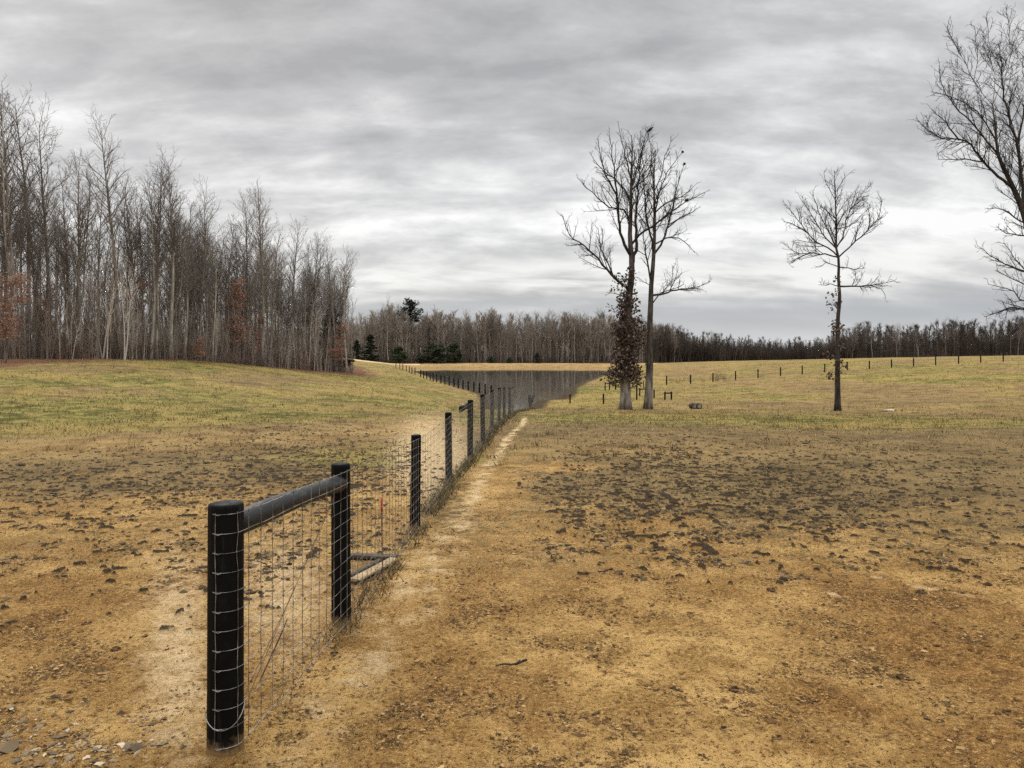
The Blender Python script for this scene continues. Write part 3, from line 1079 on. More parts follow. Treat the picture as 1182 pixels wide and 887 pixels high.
def wood_proto(name, cat, H, r0, seed, cfg=WOOD, fork=False, bark=None, per=1.0, lean=.014, leaves=None, t0=None, levels=3):
    rg = np.random.default_rng(seed)
    root = empty(name, (0, 0, 0))
    root['category'] = cat
    cf = [dict(c) for c in cfg[:levels]]
    cf[0]['per_m'] *= per
    if t0 is not None:
        cf[0]['t0'] = t0
    lines = []
    stems = []
    d = unit(np.array([rg.normal() * lean, rg.normal() * lean, 1]))
    tr = limb_pts(np.array([0, 0, -.25]), d, H, 13, rg, .022, .03)
    tt = np.linspace(0, 1, 13)
    rad = r0 * (1 - .88 * tt ** 1.1) * (1 + .5 * np.exp(-tt * 40))
    stems.append((tr, rad))
    grow(tr, r0, r0 * .12, 0, rg, lines, cf)
    if fork:
        for _ in range(rg.integers(1, 3)):
            k = int(rg.integers(3, 7))
            f = limb_pts(tr[k], side_dir(unit(tr[k + 1] - tr[k]), R(rg.uniform(14, 24)), rg), H * (1 - tt[k]) * .9, 10, rg, .06, .16)
            stems.append((f, np.linspace(rad[k] * .75, r0 * .12, 10)))
            c2 = [dict(c) for c in cf]
            c2[0]['t0'] = .15
            grow(f, rad[k] * .7, r0 * .12, 0, rg, lines, c2)
    G = Geo()
    for s in stems:
        G.tubes([s], 7, True)
    link('trunk', G.build('trunk'), bark or M_BARK, root)
    G = Geo()
    G.tubes([(a, b) for a, b, l in lines if l == 0], 4)
    G.tubes([(a, b) for a, b, l in lines if l > 0], 3)
    link('crown', G.build('crown'), M_TWIG, root)
    if leaves:
        n, cols, lo, hi = leaves
        tips = np.array([a[-1] for a, b, l in lines if lo * H < a[-1][2] < hi * H])
        C = tips[rg.integers(0, len(tips), n)] + rg.normal(size=(n, 3)) * np.array([.22, .22, .07])
        V, T, col = leaf_cards(C, .14, rg, np.array(cols))
        G = Geo()
        G.add(V, None, T)
        link('leaves', G.build('leaves', False, col), M_LEAF_BROWN, root)
    HIDE.append(root)
    root['H'] = H
    return root


tall = [wood_proto('bare_woodland_tree', 'tree', 17 + (k % 3), .15 + .02 * (k % 3), 100 + k, fork=k in (1, 3, 6), bark=(M_BARK, M_BARK_PALE, M_BARK, M_BARK)[k % 4],
                   per=(1, 1.25, .9)[k % 3], t0=(.42, .36, .5)[k % 3]) for k in range(8)]
slim = [wood_proto('slender_woodland_tree', 'tree', 11 + k, .075 + .008 * k, 140 + k, per=.75, t0=.45, lean=.025, bark=(M_BARK_PALE, M_BARK, M_BARK_PALE, M_BARK)[k]) for k in range(4)]
RUSSET = [(.26, .125, .08), (.33, .17, .11), (.19, .09, .06), (.38, .22, .15)]
russ = [wood_proto('russet_leaved_tree', 'tree', 7 + k, .08, 160 + k, per=1.3, t0=.16, lean=.05, leaves=(3200, RUSSET, .12, .98)) for k in range(2)]


def conifer(name, H, Rw, seed, cols, n=2600, trunk_to=.05, mode='cone'):
    rg = np.random.default_rng(seed)
    root = empty(name, (0, 0, 0))
    root['category'] = 'tree'
    G = Geo()
    G.tubes([(np.array([(0, 0, -.2), (.03, 0, H * .4), (0, .02, H * .75), (0, 0, H * .97)]), np.array([.11, .08, .05, .015]) * H / 7)], 7, True)
    arms = []
    C = []
    nb = 46 if mode != 'pine' else 60
    for k in range(nb):
        t = trunk_to + (1 - trunk_to) * (k + rg.random()) / nb
        if mode == 'cone':
            rad = Rw * (1 - t) ** .7 * rg.uniform(.65, 1.15)
        elif mode == 'pine':
            rad = Rw * math.sin(PI * min(1, .12 + .88 * (1 - t))) ** .7 * rg.uniform(.45, 1.2)
        else:
            rad = Rw * math.sqrt(max(.05, 1 - (t * 1.0) ** 2)) * rg.uniform(.6, 1.1)
        a = rg.uniform(0, 2 * PI)
        z0 = t * H * .97
        tip = np.array([math.cos(a) * rad, math.sin(a) * rad, z0 + rad * rg.uniform(-.1, .35)])
        arms.append((np.array([(0, 0, z0), tip * .55 + np.array([0, 0, z0 * .45 + .03]), tip]), np.array([.03, .02, .008])))
        m = int(n / nb)
        s = rg.random(m) ** .6
        pts = np.array([0, 0, z0]) + (tip - np.array([0, 0, z0])) * s[:, None]
        if mode == 'pine':
            pts[:, 2] += rg.normal(size=m) * .28 + rg.normal() * .35
        C.append(pts + rg.normal(size=(m, 3)) * np.array([.16, .16, .08]) * Rw * (.5 if mode != 'pine' else .35))
    G.tubes(arms, 4)
    link('trunk', G.build('trunk'), M_BARK_DARK, root)
    V, T, col = leaf_cards(np.concatenate(C), .34 if mode != 'pine' else .4, rg, np.array(cols))
    G = Geo()
    G.add(V, None, T)
    link('foliage', G.build('foliage', False, col), M_NEEDLE, root)
    HIDE.append(root)
    root['H'] = H
    return root


GREEN = [(.022, .033, .016), (.035, .05, .022), (.016, .023, .013), (.05, .062, .026)]
DKGREEN = [(.014, .02, .013), (.022, .03, .017), (.03, .038, .02), (.011, .014, .01)]
cedar = conifer('cedar', 6.5, 1.7, 201, DKGREEN)
shrub = conifer('evergreen_shrub', 4.0, 2.4, 202, GREEN, 3000, .02, 'dome')
pine = conifer('pine', 16, 2.5, 203, DKGREEN, 1700, .66, 'pine')


def place(proto, p, H, rz, label, group, sx=None):
    s = H / proto['H']
    q = onground(p, .02)
    o = copy_tree(proto, q, rz, (s * (sx or 1), s * (sx or 1), s))
    o['label'] = label
    if group and 'group' not in o:
        o['group'] = group
    return o


# the trees that stand out against the sky: (px, depth, top py, which, label)
SKY = [(14, 58, 114, 1, 'tallest bare tree of the hillside wood, at its far left end'),
       (33, 60, 122, 4, 'tall straight bare tree second from the left end of the wood'),
       (58, 61, 138, 0, 'tall thin-topped bare tree left of a dip in the wood skyline'),
       (92, 63, 185, 6, 'forked bare tree spreading in the dip of the wood skyline'),
       (137, 62, 150, 2, 'bare tree with a pointed crown rising alone over the left wood'),
       (176, 66, 195, 3, 'forked bare tree right of the pointed-crown tree in the wood'),
       (197, 68, 187, 5, 'bare tree with a tall narrow crown midway along the left wood'),
       (238, 73, 222, 0, 'narrow bare tree left of the broad double-topped tree of the wood'),
       (285, 80, 232, 7, 'left stem of the broad double-topped tree in the left wood'),
       (303, 79, 222, 1, 'dark broad bare tree standing highest in the right half of the wood'),
       (336, 84, 262, 4, 'thin bare tree between two broader ones near the right end of the wood'),
       (358, 88, 272, 3, 'dense-crowned bare tree third from the right end of the wood'),
       (386, 92, 282, 2, 'narrow bare tree second from the right end of the left wood'),
       (400, 93, 290, 5, 'last bare tree at the right end of the left hillside wood')]
rg = np.random.default_rng(77)
used_first = {}
for px, d, top, k, lab in SKY:
    p = gp(px, d)
    H = (-(top - HY) / F * d) - p[2]
    place(tall[k], p, H, rg.uniform(0, 6.28), lab, None)
# the many trees of the hillside wood
n_in = 0
edge_s = np.concatenate([[0], np.cumsum(np.linalg.norm(np.diff(EDGE, axis=0), axis=1))])
tries = 0
pts_used = []
while n_in < 145 and tries < 20000:
    tries += 1
    s = rg.uniform(14, edge_s[-1])
    e = np.array([np.interp(s, edge_s, EDGE[:, 0]), np.interp(s, edge_s, EDGE[:, 1])])
    back = rg.random() ** 1.1 * 20
    dirn = unit(e + np.array([-6.0, 0]))
    p = e + dirn * back + rg.normal(size=2) * .5
    if any((p[0] - a) ** 2 + (p[1] - b) ** 2 < .8 for a, b in pts_used):
        continue
    pts_used.append(tuple(p))
    px = CX + F * p[0] / p[1]
    Htop = np.interp(px, [0, 60, 140, 230, 300, 345, 400], [17, 16, 15.5, 15, 15.5, 14, 13.5])
    if rg.random() < .58:
        pr = tall[rg.integers(0, 8)]
        H = Htop * rg.uniform(.72, 1.0)
        place(pr, p, H, rg.uniform(0, 6.28), 'bare grey tree among the many crowded in the hillside wood', 'bare trees crowded in the hillside wood')
    else:
        pr = slim[rg.integers(0, 4)]
        H = Htop * rg.uniform(.5, .85)
        place(pr, p, H, rg.uniform(0, 6.28), 'slender young bare tree crowded into the hillside wood', 'slender young trees in the hillside wood')
    n_in += 1
for px, d, top, k, lab, sx in ((6, 50, 312, 1, 'rusty-leaved young tree at the left edge of the photo', 1.15),
                               (228, 66, 388, 0, 'low rusty-leaved tree at the foot of the left wood', 1.4),
                               (292, 79, 362, 1, 'small tree with a few rusty leaves inside the left wood', 1),
                               (268, 76, 318, 0, 'taller tree with faded russet leaves midway in the wood', .8),
                               (388, 90, 372, 1, 'pale russet-leaved bush at the right end of the wood', 1.1)):
    p = gp(px, d)
    place(russ[k], p, -(top - HY) / F * d - p[2], rg.uniform(0, 6.28), lab, None, sx)
for pr, px, d, top, lab, sx in ((cedar, 382, 95, 355, 'dark cedar showing behind bare trunks at the right end of the wood', 1.3),
                                (cedar, 428, 214, 386, 'dark cedar at the edge of the woods left of the pond', 1.6),
                                (cedar, 412, 210, 393, 'shorter dark cedar beside the woods corner left of the pond', 1.7),
                                (shrub, 460, 232, 401, 'dark evergreen bush left of the pond on the far bank', 1.1),
                                (shrub, 502, 233, 398, 'broad green evergreen bush on the far bank of the pond', 1.35),
                                (shrub, 524, 234, 397, 'dark evergreen bush touching the broad green one on the far bank', .9),
                                (shrub, 566, 234, 412, 'low dark bush left of the small cedar on the far bank', 1.2),
                                (cedar, 620, 232, 407, 'small dark pointed cedar on the far bank mirrored in the pond', 1.8),
                                (shrub, 588, 234, 413, 'lowest dark bush on the far bank of the pond', 1.1),
                                (pine, 473, 250, 346, 'dark round-topped pine rising above the far woods', 1.5)):
    p = gp(px, d)
    place(pr, p, -(top - HY) / F * d - p[2], rg.uniform(0, 6.28), lab, None, sx)

# far woods behind the pond: the front row as single trees
FARTOP_PX = [395, 420, 440, 455, 480, 505, 540, 560, 600, 640, 680, 740, 780, 800, 850, 900, 950, 985, 1000, 1040, 1070, 1100, 1140, 1182, 1260]
FARTOP_PY = [362, 360, 348, 345, 362, 352, 360, 354, 360, 357, 356, 362, 372, 380, 384, 387, 386, 372, 368, 372, 370, 362, 368, 362, 355]
for i in range(78):
    px = 400 + (i + rg.random()) / 78 * 800
    if 835 < px < 960 and rg.random() < .55:
        continue
    d = rg.uniform(239, 249) if px < 770 else rg.uniform(240, 258)
    p = gp(px, d)
    top = np.interp(px, FARTOP_PX, FARTOP_PY) + abs(rg.normal()) * 7 + 1
    H = -(top - HY) / F * d - p[2]
    place(tall[rg.integers(0, 8)] if rg.random() < .7 else slim[rg.integers(0, 4)], p, H, rg.uniform(0, 6.28),
          'bare tree in the front row of the woods beyond the pond and field', 'front row of bare trees in the far woods', 1.15)
p = gp(449, 238)
pale = copy_tree(slim[0], onground(p), 1.0, (2.0, 2.0, (-(345 - HY) / F * 238 - p[2]) / slim[0]['H']))
pale['label'] = 'tall pale-trunked bare tree left of the dark pine'
pale['category'] = 'tree'


# masses of far wood and of undergrowth: what nobody could count
def mass(name, spots, seed, kinds, mat, col):
    """spots: list of (x, y, H); each a cheap little tree or bush of tubes, all one mesh"""
    rg = np.random.default_rng(seed)
    protos = []
    for k in range(6):
        L = []
        if kinds == 'tree':
            tr = limb_pts(np.array([0, 0, 0.]), np.array([rg.normal() * .05, rg.normal() * .05, 1]), 1.0, 6, rg, .05, .03)
            L.append((tr, np.linspace(.013, .003, 6)))
            for j in range(20):
                t = rg.uniform(.3, .97)
                a, dd_ = sample(tr, t)
                q = limb_pts(a, side_dir(dd_, R(rg.uniform(22, 50)), rg, .15), (.30 * (1 - t) + .07) * rg.uniform(.7, 1.2), 4, rg, .12, .14)
                L.append((q, np.linspace(.0042, .0016, 4)))
                for _ in range(5):
                    b, db = sample(q, rg.uniform(.2, .95))
                    L.append((limb_pts(b, side_dir(db, R(rg.uniform(25, 50)), rg, .1), rg.uniform(.04, .1), 3, rg, .15, .1), np.array([.0022, .0018, .0014])))
        elif kinds == 'sapling':
            for j in range(4):
                tr = limb_pts(np.array([rg.normal() * .1, rg.normal() * .1, 0.]), np.array([rg.normal() * .08, rg.normal() * .08, 1]), rg.uniform(.55, 1.0), 6, rg, .05, .03)
                L.append((tr, np.linspace(.0088, .0022, 6)))
                for _ in range(9):
                    b, db = sample(tr, rg.uniform(.2, .96))
                    q = limb_pts(b, side_dir(db, R(rg.uniform(25, 60)), rg, .1), rg.uniform(.08, .22), 3, rg, .15, .25)
                    L.append((q, np.array([.0028, .0022, .0015])))
                    for _ in range(2):
                        b2, db2 = sample(q, rg.uniform(.3, .95))
                        L.append((limb_pts(b2, side_dir(db2, R(rg.uniform(25, 60)), rg, .1), rg.uniform(.04, .1), 3, rg, .15, .1), np.array([.0017, .0014, .0011])))
        else:
            for j in range(9):
                tr = limb_pts(np.array([rg.normal() * .13, rg.normal() * .13, 0.]), np.array([rg.normal() * .2, rg.normal() * .2, 1]), rg.uniform(.5, 1.0), 5, rg, .1, .04)
                L.append((tr, np.linspace(.0065, .002, 5)))
                for _ in range(8):
                    b, db = sample(tr, rg.uniform(.15, .95))
                    L.append((limb_pts(b, side_dir(db, R(rg.uniform(25, 65)), rg, .05), rg.uniform(.12, .3), 3, rg, .2, .08), np.array([.0035, .0028, .002])))
        G = Geo()
        G.tubes(L, 3)
        protos.append((np.concatenate(G.V), np.concatenate(G.Fq)))
    VV, QQ, CC, n = [], [], [], 0
    for (x, y, z, H, fat) in spots:
        V, q = protos[rg.integers(0, 6)]
        a = rg.uniform(0, 2 * PI)
        c, s = math.cos(a), math.sin(a)
        W = np.stack([(V[:, 0] * c - V[:, 1] * s) * H * fat + x, (V[:, 0] * s + V[:, 1] * c) * H * fat + y, V[:, 2] * H + z - .1], 1)
        VV.append(W)
        QQ.append(q + n)
        n += len(W)
        cc = np.array(col[rg.integers(0, len(col))]) * rg.uniform(.75, 1.25)
        CC.append(np.tile(cc, (len(W), 1)))
    o = link(name, mesh_np(name, np.concatenate(VV), [np.concatenate(QQ)], True, np.concatenate(CC)), mat)
    return tag(o, kind='stuff')


M_BRUSH = tint_mat('brushwood', .9, .1)
GREYS = [(.21, .175, .142), (.26, .222, .184), (.18, .15, .12), (.33, .285, .24), (.19, .148, .115)]
DARKS = [(.06, .048, .038), (.08, .063, .05), (.045, .036, .029), (.10, .078, .06)]


def far_spots(n, x0, x1, d0, dd, f0, f1, fat):
    o = []
    for i in range(n):
        px = rg.uniform(x0, x1)
        d = d0 + rg.random() * dd
        top = np.interp(px, FARTOP_PX, FARTOP_PY) + 2 + abs(rg.normal()) * 6
        p = gp(px, d)
        H = max(2.0, (-(top - HY) / F * d - p[2]) * rg.uniform(f0, f1))
        o.append((p[0], p[1], p[2], H, fat))
    return o


tag(mass('distant_woodland', far_spots(650, 380, 780, 242, 45, .75, 1.0, 1.15) , 5, 'tree', M_BRUSH, GREYS),
    'grey-brown mass of bare woods beyond the pond', 'woodland')
tag(mass('distant_brush', far_spots(900, 380, 790, 240, 36, .25, .8, 1.0), 6, 'sapling', M_BRUSH, GREYS),
    'grey-brown saplings and brush filling the woods beyond the pond', 'undergrowth')
tag(mass('dark_woodland', far_spots(800, 760, 1300, 245, 50, .75, 1.0, 1.15), 15, 'tree', M_BRUSH, DARKS),
    'dark mass of bare woods beyond the field on the right', 'woodland')
tag(mass('dark_brush', far_spots(1300, 750, 1300, 243, 40, .35, .8, 1.2) + far_spots(700, 755, 985, 240, 16, .6, .98, 1.3), 16, 'sapling', M_BRUSH, DARKS),
    'dark brush filling the woods beyond the field on the right', 'undergrowth')
sp = []
for i in range(420):
    px = rg.uniform(395, 1290)
    p = gp(px, 238 + rg.random() * 12)
    sp.append((p[0], p[1], p[2], rg.uniform(1.2, 3.2), 1.5))
tag(mass('distant_undergrowth', sp, 8, 'bush', M_BRUSH, DARKS),
    'dark brush along the foot of the far woods', 'undergrowth')
sp, sp2 = [], []
for i in range(1650):
    s = rg.uniform(14, edge_s[-1])
    e = np.array([np.interp(s, edge_s, EDGE[:, 0]), np.interp(s, edge_s, EDGE[:, 1])])
    dirn = unit(e + np.array([-6.0, 0]))
    p = e + dirn * (rg.random() ** 1.1 * 20 - .4) + rg.normal(size=2) * .4
    if i < 800:
        sp.append((p[0], p[1], hz(p[0], p[1]), rg.uniform(.9, 2.6), 1.15))
    else:
        sp2.append((p[0], p[1], hz(p[0], p[1]), min(10.0, 2.2 + rg.exponential(2.4)), .75))
tag(mass('undergrowth', sp, 7, 'bush', M_BRUSH, [(.17, .135, .108), (.14, .108, .085), (.23, .19, .155), (.19, .13, .098)]),
    'brown brush filling the foot of the left wood', 'undergrowth')
tag(mass('sapling_thicket', sp2, 17, 'sapling', M_BRUSH, [(.29, .25, .21), (.37, .325, .275), (.23, .195, .16), (.46, .41, .355), (.25, .20, .16)]),
    'thin grey-brown saplings crowded through the left wood', 'undergrowth')
for h in HIDE:                      # the pattern trees themselves join the wood
    pass

# ---------------------------------------------------------------- main fence
fence = tag(empty('wire_fence', onground(at(260, 868))), 'black post and woven wire fence running from the foreground to the pond', 'fence')
FO = np.array(fence.location)
posts = []
for i, (px, py) in enumerate(FENCE_PX):
    p = onground(at(px, py))
    d = p[1]
    htop = [583, 540, 505, 478, 463, 457, 452, 448, 446, 443, 446][i]
    Hh = np.clip((py - htop) / F * d + (.02 if i else 0), .95, 1.25)
    rad = [.081, .066, .056, .056, .058, .056, .054, .054, .054, .056, .05][i]
    posts.append((p, Hh, rad))
for i, (p, Hh, rad) in enumerate(posts):
    G = Geo()
    prof = [(rad * 1.03, -.35), (rad * 1.02, .0), (rad * 1.0, .3), (rad * .99, Hh * .6), (rad * .98, Hh - .02), (rad * .955, Hh - .006), (rad * .88, Hh), (rad * .5, Hh + .004), (rad * .1, Hh + .005)]
    G.lathe(prof, 32)
    V = np.concatenate(G.V)
    th = np.arctan2(V[:, 1], V[:, 0])
    k = 1 + .018 * np.sin(th * 2 + i) + .012 * np.sin(th * 5 + V[:, 2] * 3 + 2 * i)
    V[:, 0] *= k
    V[:, 1] *= k
    V[:, 0] += V[:, 2] * [.004, -.004, .012, -.006, .008, -.01, 0, .01, 0, 0, 0][i]
    G.V = [V]
    link('post', G.build('post'), M_POST, fence, p - FO)
# brace rail between the first two posts
(p1, h1, r1), (p2, h2, r2) = posts[0], posts[1]
a = p1 + np.array([.005, .05, h1 - .125])
b = p2 + np.array([-.005, -.04, h2 - .135])
G = Geo()
n = 22
ln = np.linspace(a, b, n)
ln[:, 2] += .012 * np.sin(np.linspace(0, PI, n))
rad = .058 + .004 * np.sin(np.linspace(0, 7, n))
G.tubes([(ln - FO, rad)], 20, True)
link('rail', G.build('rail'), M_RAIL, fence)
p5 = posts[4]
G = Geo()
G.tubes([(np.array([p5[0] + np.array([-.16, -.25, p5[1] - .16]), p5[0] + np.array([-.03, 0, p5[1] - .1])]) - FO, np.array([.058, .055]))], 16, True)
link('rail_stub', G.build('rail_stub'), M_RAIL, fence)

# woven wire: wraps the first post, then runs along the camera side of the others
plan = []
c1 = p1[:2]
t01 = unit(np.append(p2[:2] - p1[:2], 0))[:2]
nrm = np.array([t01[1], -t01[0]])             # towards the camera side
a_end = math.atan2(nrm[1], nrm[0])
for a_ in np.linspace(a_end - R(104), a_end, 12):
    plan.append((c1[0] + math.cos(a_) * (r1 + .004), c1[1] + math.sin(a_) * (r1 + .004), 0))
for i in range(1, len(posts)):
    p, Hh, rad = posts[i]
    t = unit(np.append(p[:2] - posts[i - 1][0][:2], 0))
    q = p[:2] + np.array([t[1], -t[0]]) * (rad + .004)
    prev = np.array(plan[-1][:2])
    for s in np.linspace(0, 1, 8)[1:]:
        w_ = prev + (q - prev) * s
        plan.append((w_[0], w_[1], i))
NP = len(plan)
endp = onground(gp(616.5, 47))
for s in np.linspace(0, 1, 8)[1:]:
    w_ = np.array(plan[NP - 1][:2]) * (1 - s) + endp[:2] * s
    plan.append((w_[0], w_[1], len(posts)))
posts.append((endp, 1.15, .03))
plan = np.array(plan)
bs = np.concatenate([[0], np.cumsum(np.linalg.norm(np.diff(plan[:, :2], axis=0), axis=1))])
bz = np.interp(bs, np.concatenate([[0], [bs[min(11 + 7 * i, len(bs) - 1)] for i in range(len(posts))]]), np.concatenate([[p1[2]], [q[0][2] for q in posts]]))
bh = np.interp(bs, np.concatenate([[0], [bs[min(11 + 7 * i, len(bs) - 1)] for i in range(len(posts))]]), np.concatenate([[h1], [q[1] for q in posts]]))


def onwire(s, f):
    x, y = np.interp(s, bs, plan[:, 0]), np.interp(s, bs, plan[:, 1])
    return np.array([x, y, np.interp(s, bs, bz) + .045 + f * (np.interp(s, bs, bh) - .085)]) - FO


G = Geo()
NH = 13
wr = .00155
rw = np.random.default_rng(3)
ss = np.unique(np.concatenate([bs, np.arange(0, bs[-1], .3)]))
for k in range(NH):
    f = k / (NH - 1)
    ph = rw.uniform(0, 6)
    L = np.array([onwire(s, f) + np.array([0, 0, .004 * math.sin(s * 5 + ph) * (s > .3)]) for s in ss])
    G.tubes([(L, np.full(len(L), wr * (1.3 if k in (0, NH - 1) else 1.0) * 1.05))], 4)
vl = []
kn = []
s = .012
while s < bs[-1]:
    L = np.array([onwire(s + rw.normal() * .0025, k / (NH - 1)) for k in range(NH)])
    far = s > 16
    vl.append((L, np.full(NH, wr * 1.2)))
    if s < 9:
        for k in range(NH):
            q = L[k]
            kn.append((np.array([q + (0, 0, -.007), q + (.002, -.002, 0), q + (0, 0, .007)]), np.array([.0022, .0034, .0022])))
    s += (.15 if s > .2 else .105) if s < 30.5 else .09
G.tubes(vl, 4)
G.tubes(kn, 4)
GW = G
# wire ends twisted round the first post, and the slack loop at its foot
for k in range(NH):
    q = onwire(.012, k / (NH - 1))
    G.tubes([(np.array([q + (0, 0, 0), q + (-.010, -.004, .004), q + (.016, -.008, -.004), q + (.034, -.006, .003)]), np.full(4, .0024))], 4)
link('wire_mesh', GW.build('wire_mesh'), M_WIRE, fence)
G = Geo()
lp = []
for t in np.linspace(0, 1, 15):
    a_ = a_end - R(150) + R(165) * t
    lp.append([c1[0] + math.cos(a_) * (r1 + .007), c1[1] + math.sin(a_) * (r1 + .007), p1[2] + .19 - .075 * math.sin(PI * t) + .03 * t])
G.tubes([(np.array(lp) - FO, np.full(15, .0028))], 5)
link('tie_wire', G.build('tie_wire'), M_WIRE, fence)
G = Geo()
br = []
for off in (0, .018):
    A = p2 + np.array([-.03, -r2 - .003, h2 - .2 - off])
    B = p1 + np.array([.05, r1 - .01, .14 + off * 3])
    L = np.linspace(A, B, 12)
    L[:, 2] -= .02 * np.sin(np.linspace(0, PI, 12)) * (1 if off else .2)
    br.append((L - FO, np.full(12, .0016)))
mid_ = (p1 + p2) / 2 + np.array([0, -.28, .33])
br.append((np.array([mid_ + (-.05, -.2, -.17), mid_ + (0, 0, 0), mid_ + (.02, .06, .07)]) - FO, np.array([.004, .005, .003])))
G.tubes(br, 5)
link('brace_wire', G.build('brace_wire'), M_RUST, fence)

# red-topped rod beside the fence
p = onground(at(442, 671))
st = tag(empty('marker_rod', p), 'thin rusty marker rod with a red top leaning by the wire fence', 'marker rod')
tip = np.array([-.015, .02, .70])
G = Geo()
G.tubes([(np.linspace([0, 0, -.1], tip * .86, 8), np.full(8, .006))], 8, True)
link('rod', G.build('rod'), M_RUST, st)
G = Geo()
G.tubes([(np.array([tip * .84, tip]), np.array([.0105, .0105]))], 8, True)
link('red_cap', G.build('red_cap'), M_RED, st)

# boards on the ground behind the second post
for (ax, ay), (bx, by), w_, h_, mat, lab in (((404, 646), (458, 647), .10, .035, M_BOARD_DARK, 'dark weathered board lying crosswise on the ground behind the fence'),
                                             ((409, 675), (455, 650), .10, .028, M_BOARD_PALE, 'pale yellow board lying on the ground just behind the wire fence'),
                                             ((404, 671), (438, 653), .05, .045, M_BOARD_DARK, 'narrow dark board lying between the pale and the crosswise board')):
    a, b = onground(at(ax, ay)), onground(at(bx, by))
    a[2] += .03
    b[2] += .03
    G = Geo()
    m_ = (a + b) / 2
    G.box(a - m_, b - m_, w_, h_)
    tag(link('board', G.build('board', False), mat, None, m_), lab, 'board')


# ---------------------------------------------------------------- distant fences
def small_post(h, r):
    G = Geo()
    G.lathe([(r, -.3), (r, 0), (r * .98, h - .02), (r * .85, h), (r * .2, h + .004)], 10)
    return G.build('post')


def row_fence(name, label, pts, hs, r, wires, close=True):
    root = tag(empty(name, onground(pts[0])), label, 'fence')
    o0 = np.array(root.location)
    q = [onground(p) for p in pts]
    for p, h in zip(q, hs):
        link('post', small_post(h, r), M_POST, root, p - o0)
    G = Geo()
    for f in wires:
        L = np.array([p + np.array([0, -r - .003, h * f]) - o0 for p, h in zip(q, hs)])
        G.tubes([(L, np.full(len(L), .0025))], 4)
    link('wire', G.build('wire'), M_WIRE, root)
    return root


PF = [(457, 426), (461.5, 427), (465, 428), (469, 429.7), (472.5, 430.4), (475.5, 431), (479, 431.8), (485.5, 434.5), (489, 435.6), (492.5, 436.5), (496.5, 437.6), (500, 438.6),
      (504, 439.8), (509, 441), (513.5, 442.6), (518.5, 444.3), (524, 446), (529, 447.3), (534.5, 448.6), (540.5, 450), (547, 451.2), (553.5, 452.5), (560, 453.8), (567, 455.5)]
pts = []
for i, (px, py) in enumerate(PF):
    d = np.interp(px, [457, 500, 530, 567], [150, 105, 84, 70])
    pts.append(gp(px, d))
row_fence('pond_fence', 'row of short dark fence posts along the left shore of the pond', pts, [1.15 * (1 if p[1] > 90 else .9) for p in pts], .075, (.3, .6, .9))
RF = [(769.5, 447.5), (797, 444), (823, 441), (849, 439), (875, 436.5), (901, 434), (926, 432), (952, 430), (978, 428), (1003.5, 426), (1029, 424.5), (1054.5, 423.5), (1080, 422), (1106.5, 420.3), (1132, 419), (1158, 418), (1184, 416.5), (1210, 415)]
pts = [gp(px, np.interp(px, [769, 1184], [92, 106])) for px, py in RF]
row_fence('field_fence', 'long row of dark fence posts across the rising field on the right', pts, [1.1] * len(pts), .08, (.35, .65, .92))

# stakes and braces between the pair of trees and the pond
STK = [(658, 467, 456, 'lone short dark stake standing nearest the pond inlet'),
       (696.5, 467, 455, 'short dark stake just left of the leaf-wrapped tree'),
       (727, 453, 445, 'small dark stake close behind the leaf-wrapped trunk on its right'),
       (735, 463, 446, 'tallest dark stake between the two tree trunks'),
       (743, 448.5, 440, 'farthest dark stake seen between the two tree trunks'),
       (755, 460, 450, 'dark stake just right of the clean-stemmed tree')]
for px, py, ty, lab in STK:
    p = onground(at(px, py, 40, 130))
    h = max(.5, (py - ty) / F * p[1])
    G = Geo()
    r = .055
    G.lathe([(r, -.3), (r, 0), (r * .98, h - .02), (r * .85, h), (r * .2, h + .004)], 10)
    tag(link('fence_stake', G.build('fence_stake'), M_POST, None, p), lab, 'stake')
for pxs, by, ty, lab in (((698.5, 703.5, 710.5, 716.5), 451, 441.5, 'dark post and rail brace left of the leaf-wrapped trunk near the pond'),
                         ((738.5, 745.5), 457.5, 448, 'small dark two-post brace between the two tree trunks'),
                         ((767.5, 775), 462.5, 452.8, 'dark H-shaped post brace standing alone right of the two trees')):
    q = [onground(at(x, by, 40, 130)) for x in pxs]
    dm = np.mean([a_[1] for a_ in q])
    q = [onground(gp(x, dm + k * .25)) for k, x in enumerate(pxs)]
    root = tag(empty('post_brace', q[0]), lab, 'fence brace')
    o0 = np.array(root.location)
    h = (by - ty) / F * dm
    for p in q:
        link('post', small_post(h, .06), M_POST, root, p - o0)
    G = Geo()
    G.tubes([(np.array([q[0] + (0, 0, h - .1), q[-1] + (0, 0, h - .1)]) - o0, np.array([.05, .05]))], 8, True)
    link('rail', G.build('rail'), M_RAIL, root)

# forked black branch standing in the pond inlet
p = at(611, 463, 30, 120)
p = onground(gp(612, 47.5))
G = Geo()
G.tubes([(np.array([(0, 0, -.1), (.0, 0, .35), (-.03, 0, .62), (-.06, 0, .98)]), np.array([.06, .07, .10, .08])),
         (np.array([(.0, 0, .38), (.09, 0, .58), (.17, .05, .8), (.24, .05, .98)]), np.array([.08, .08, .07, .03]))], 8, True)
tag(link('forked_branch', G.build('forked_branch'), simple('wet_black_wood', (.005, .005, .005), (.014, .012, .011), 8), None, p), 'black V-shaped forked branch standing at the pond end of the wire fence', 'branch')

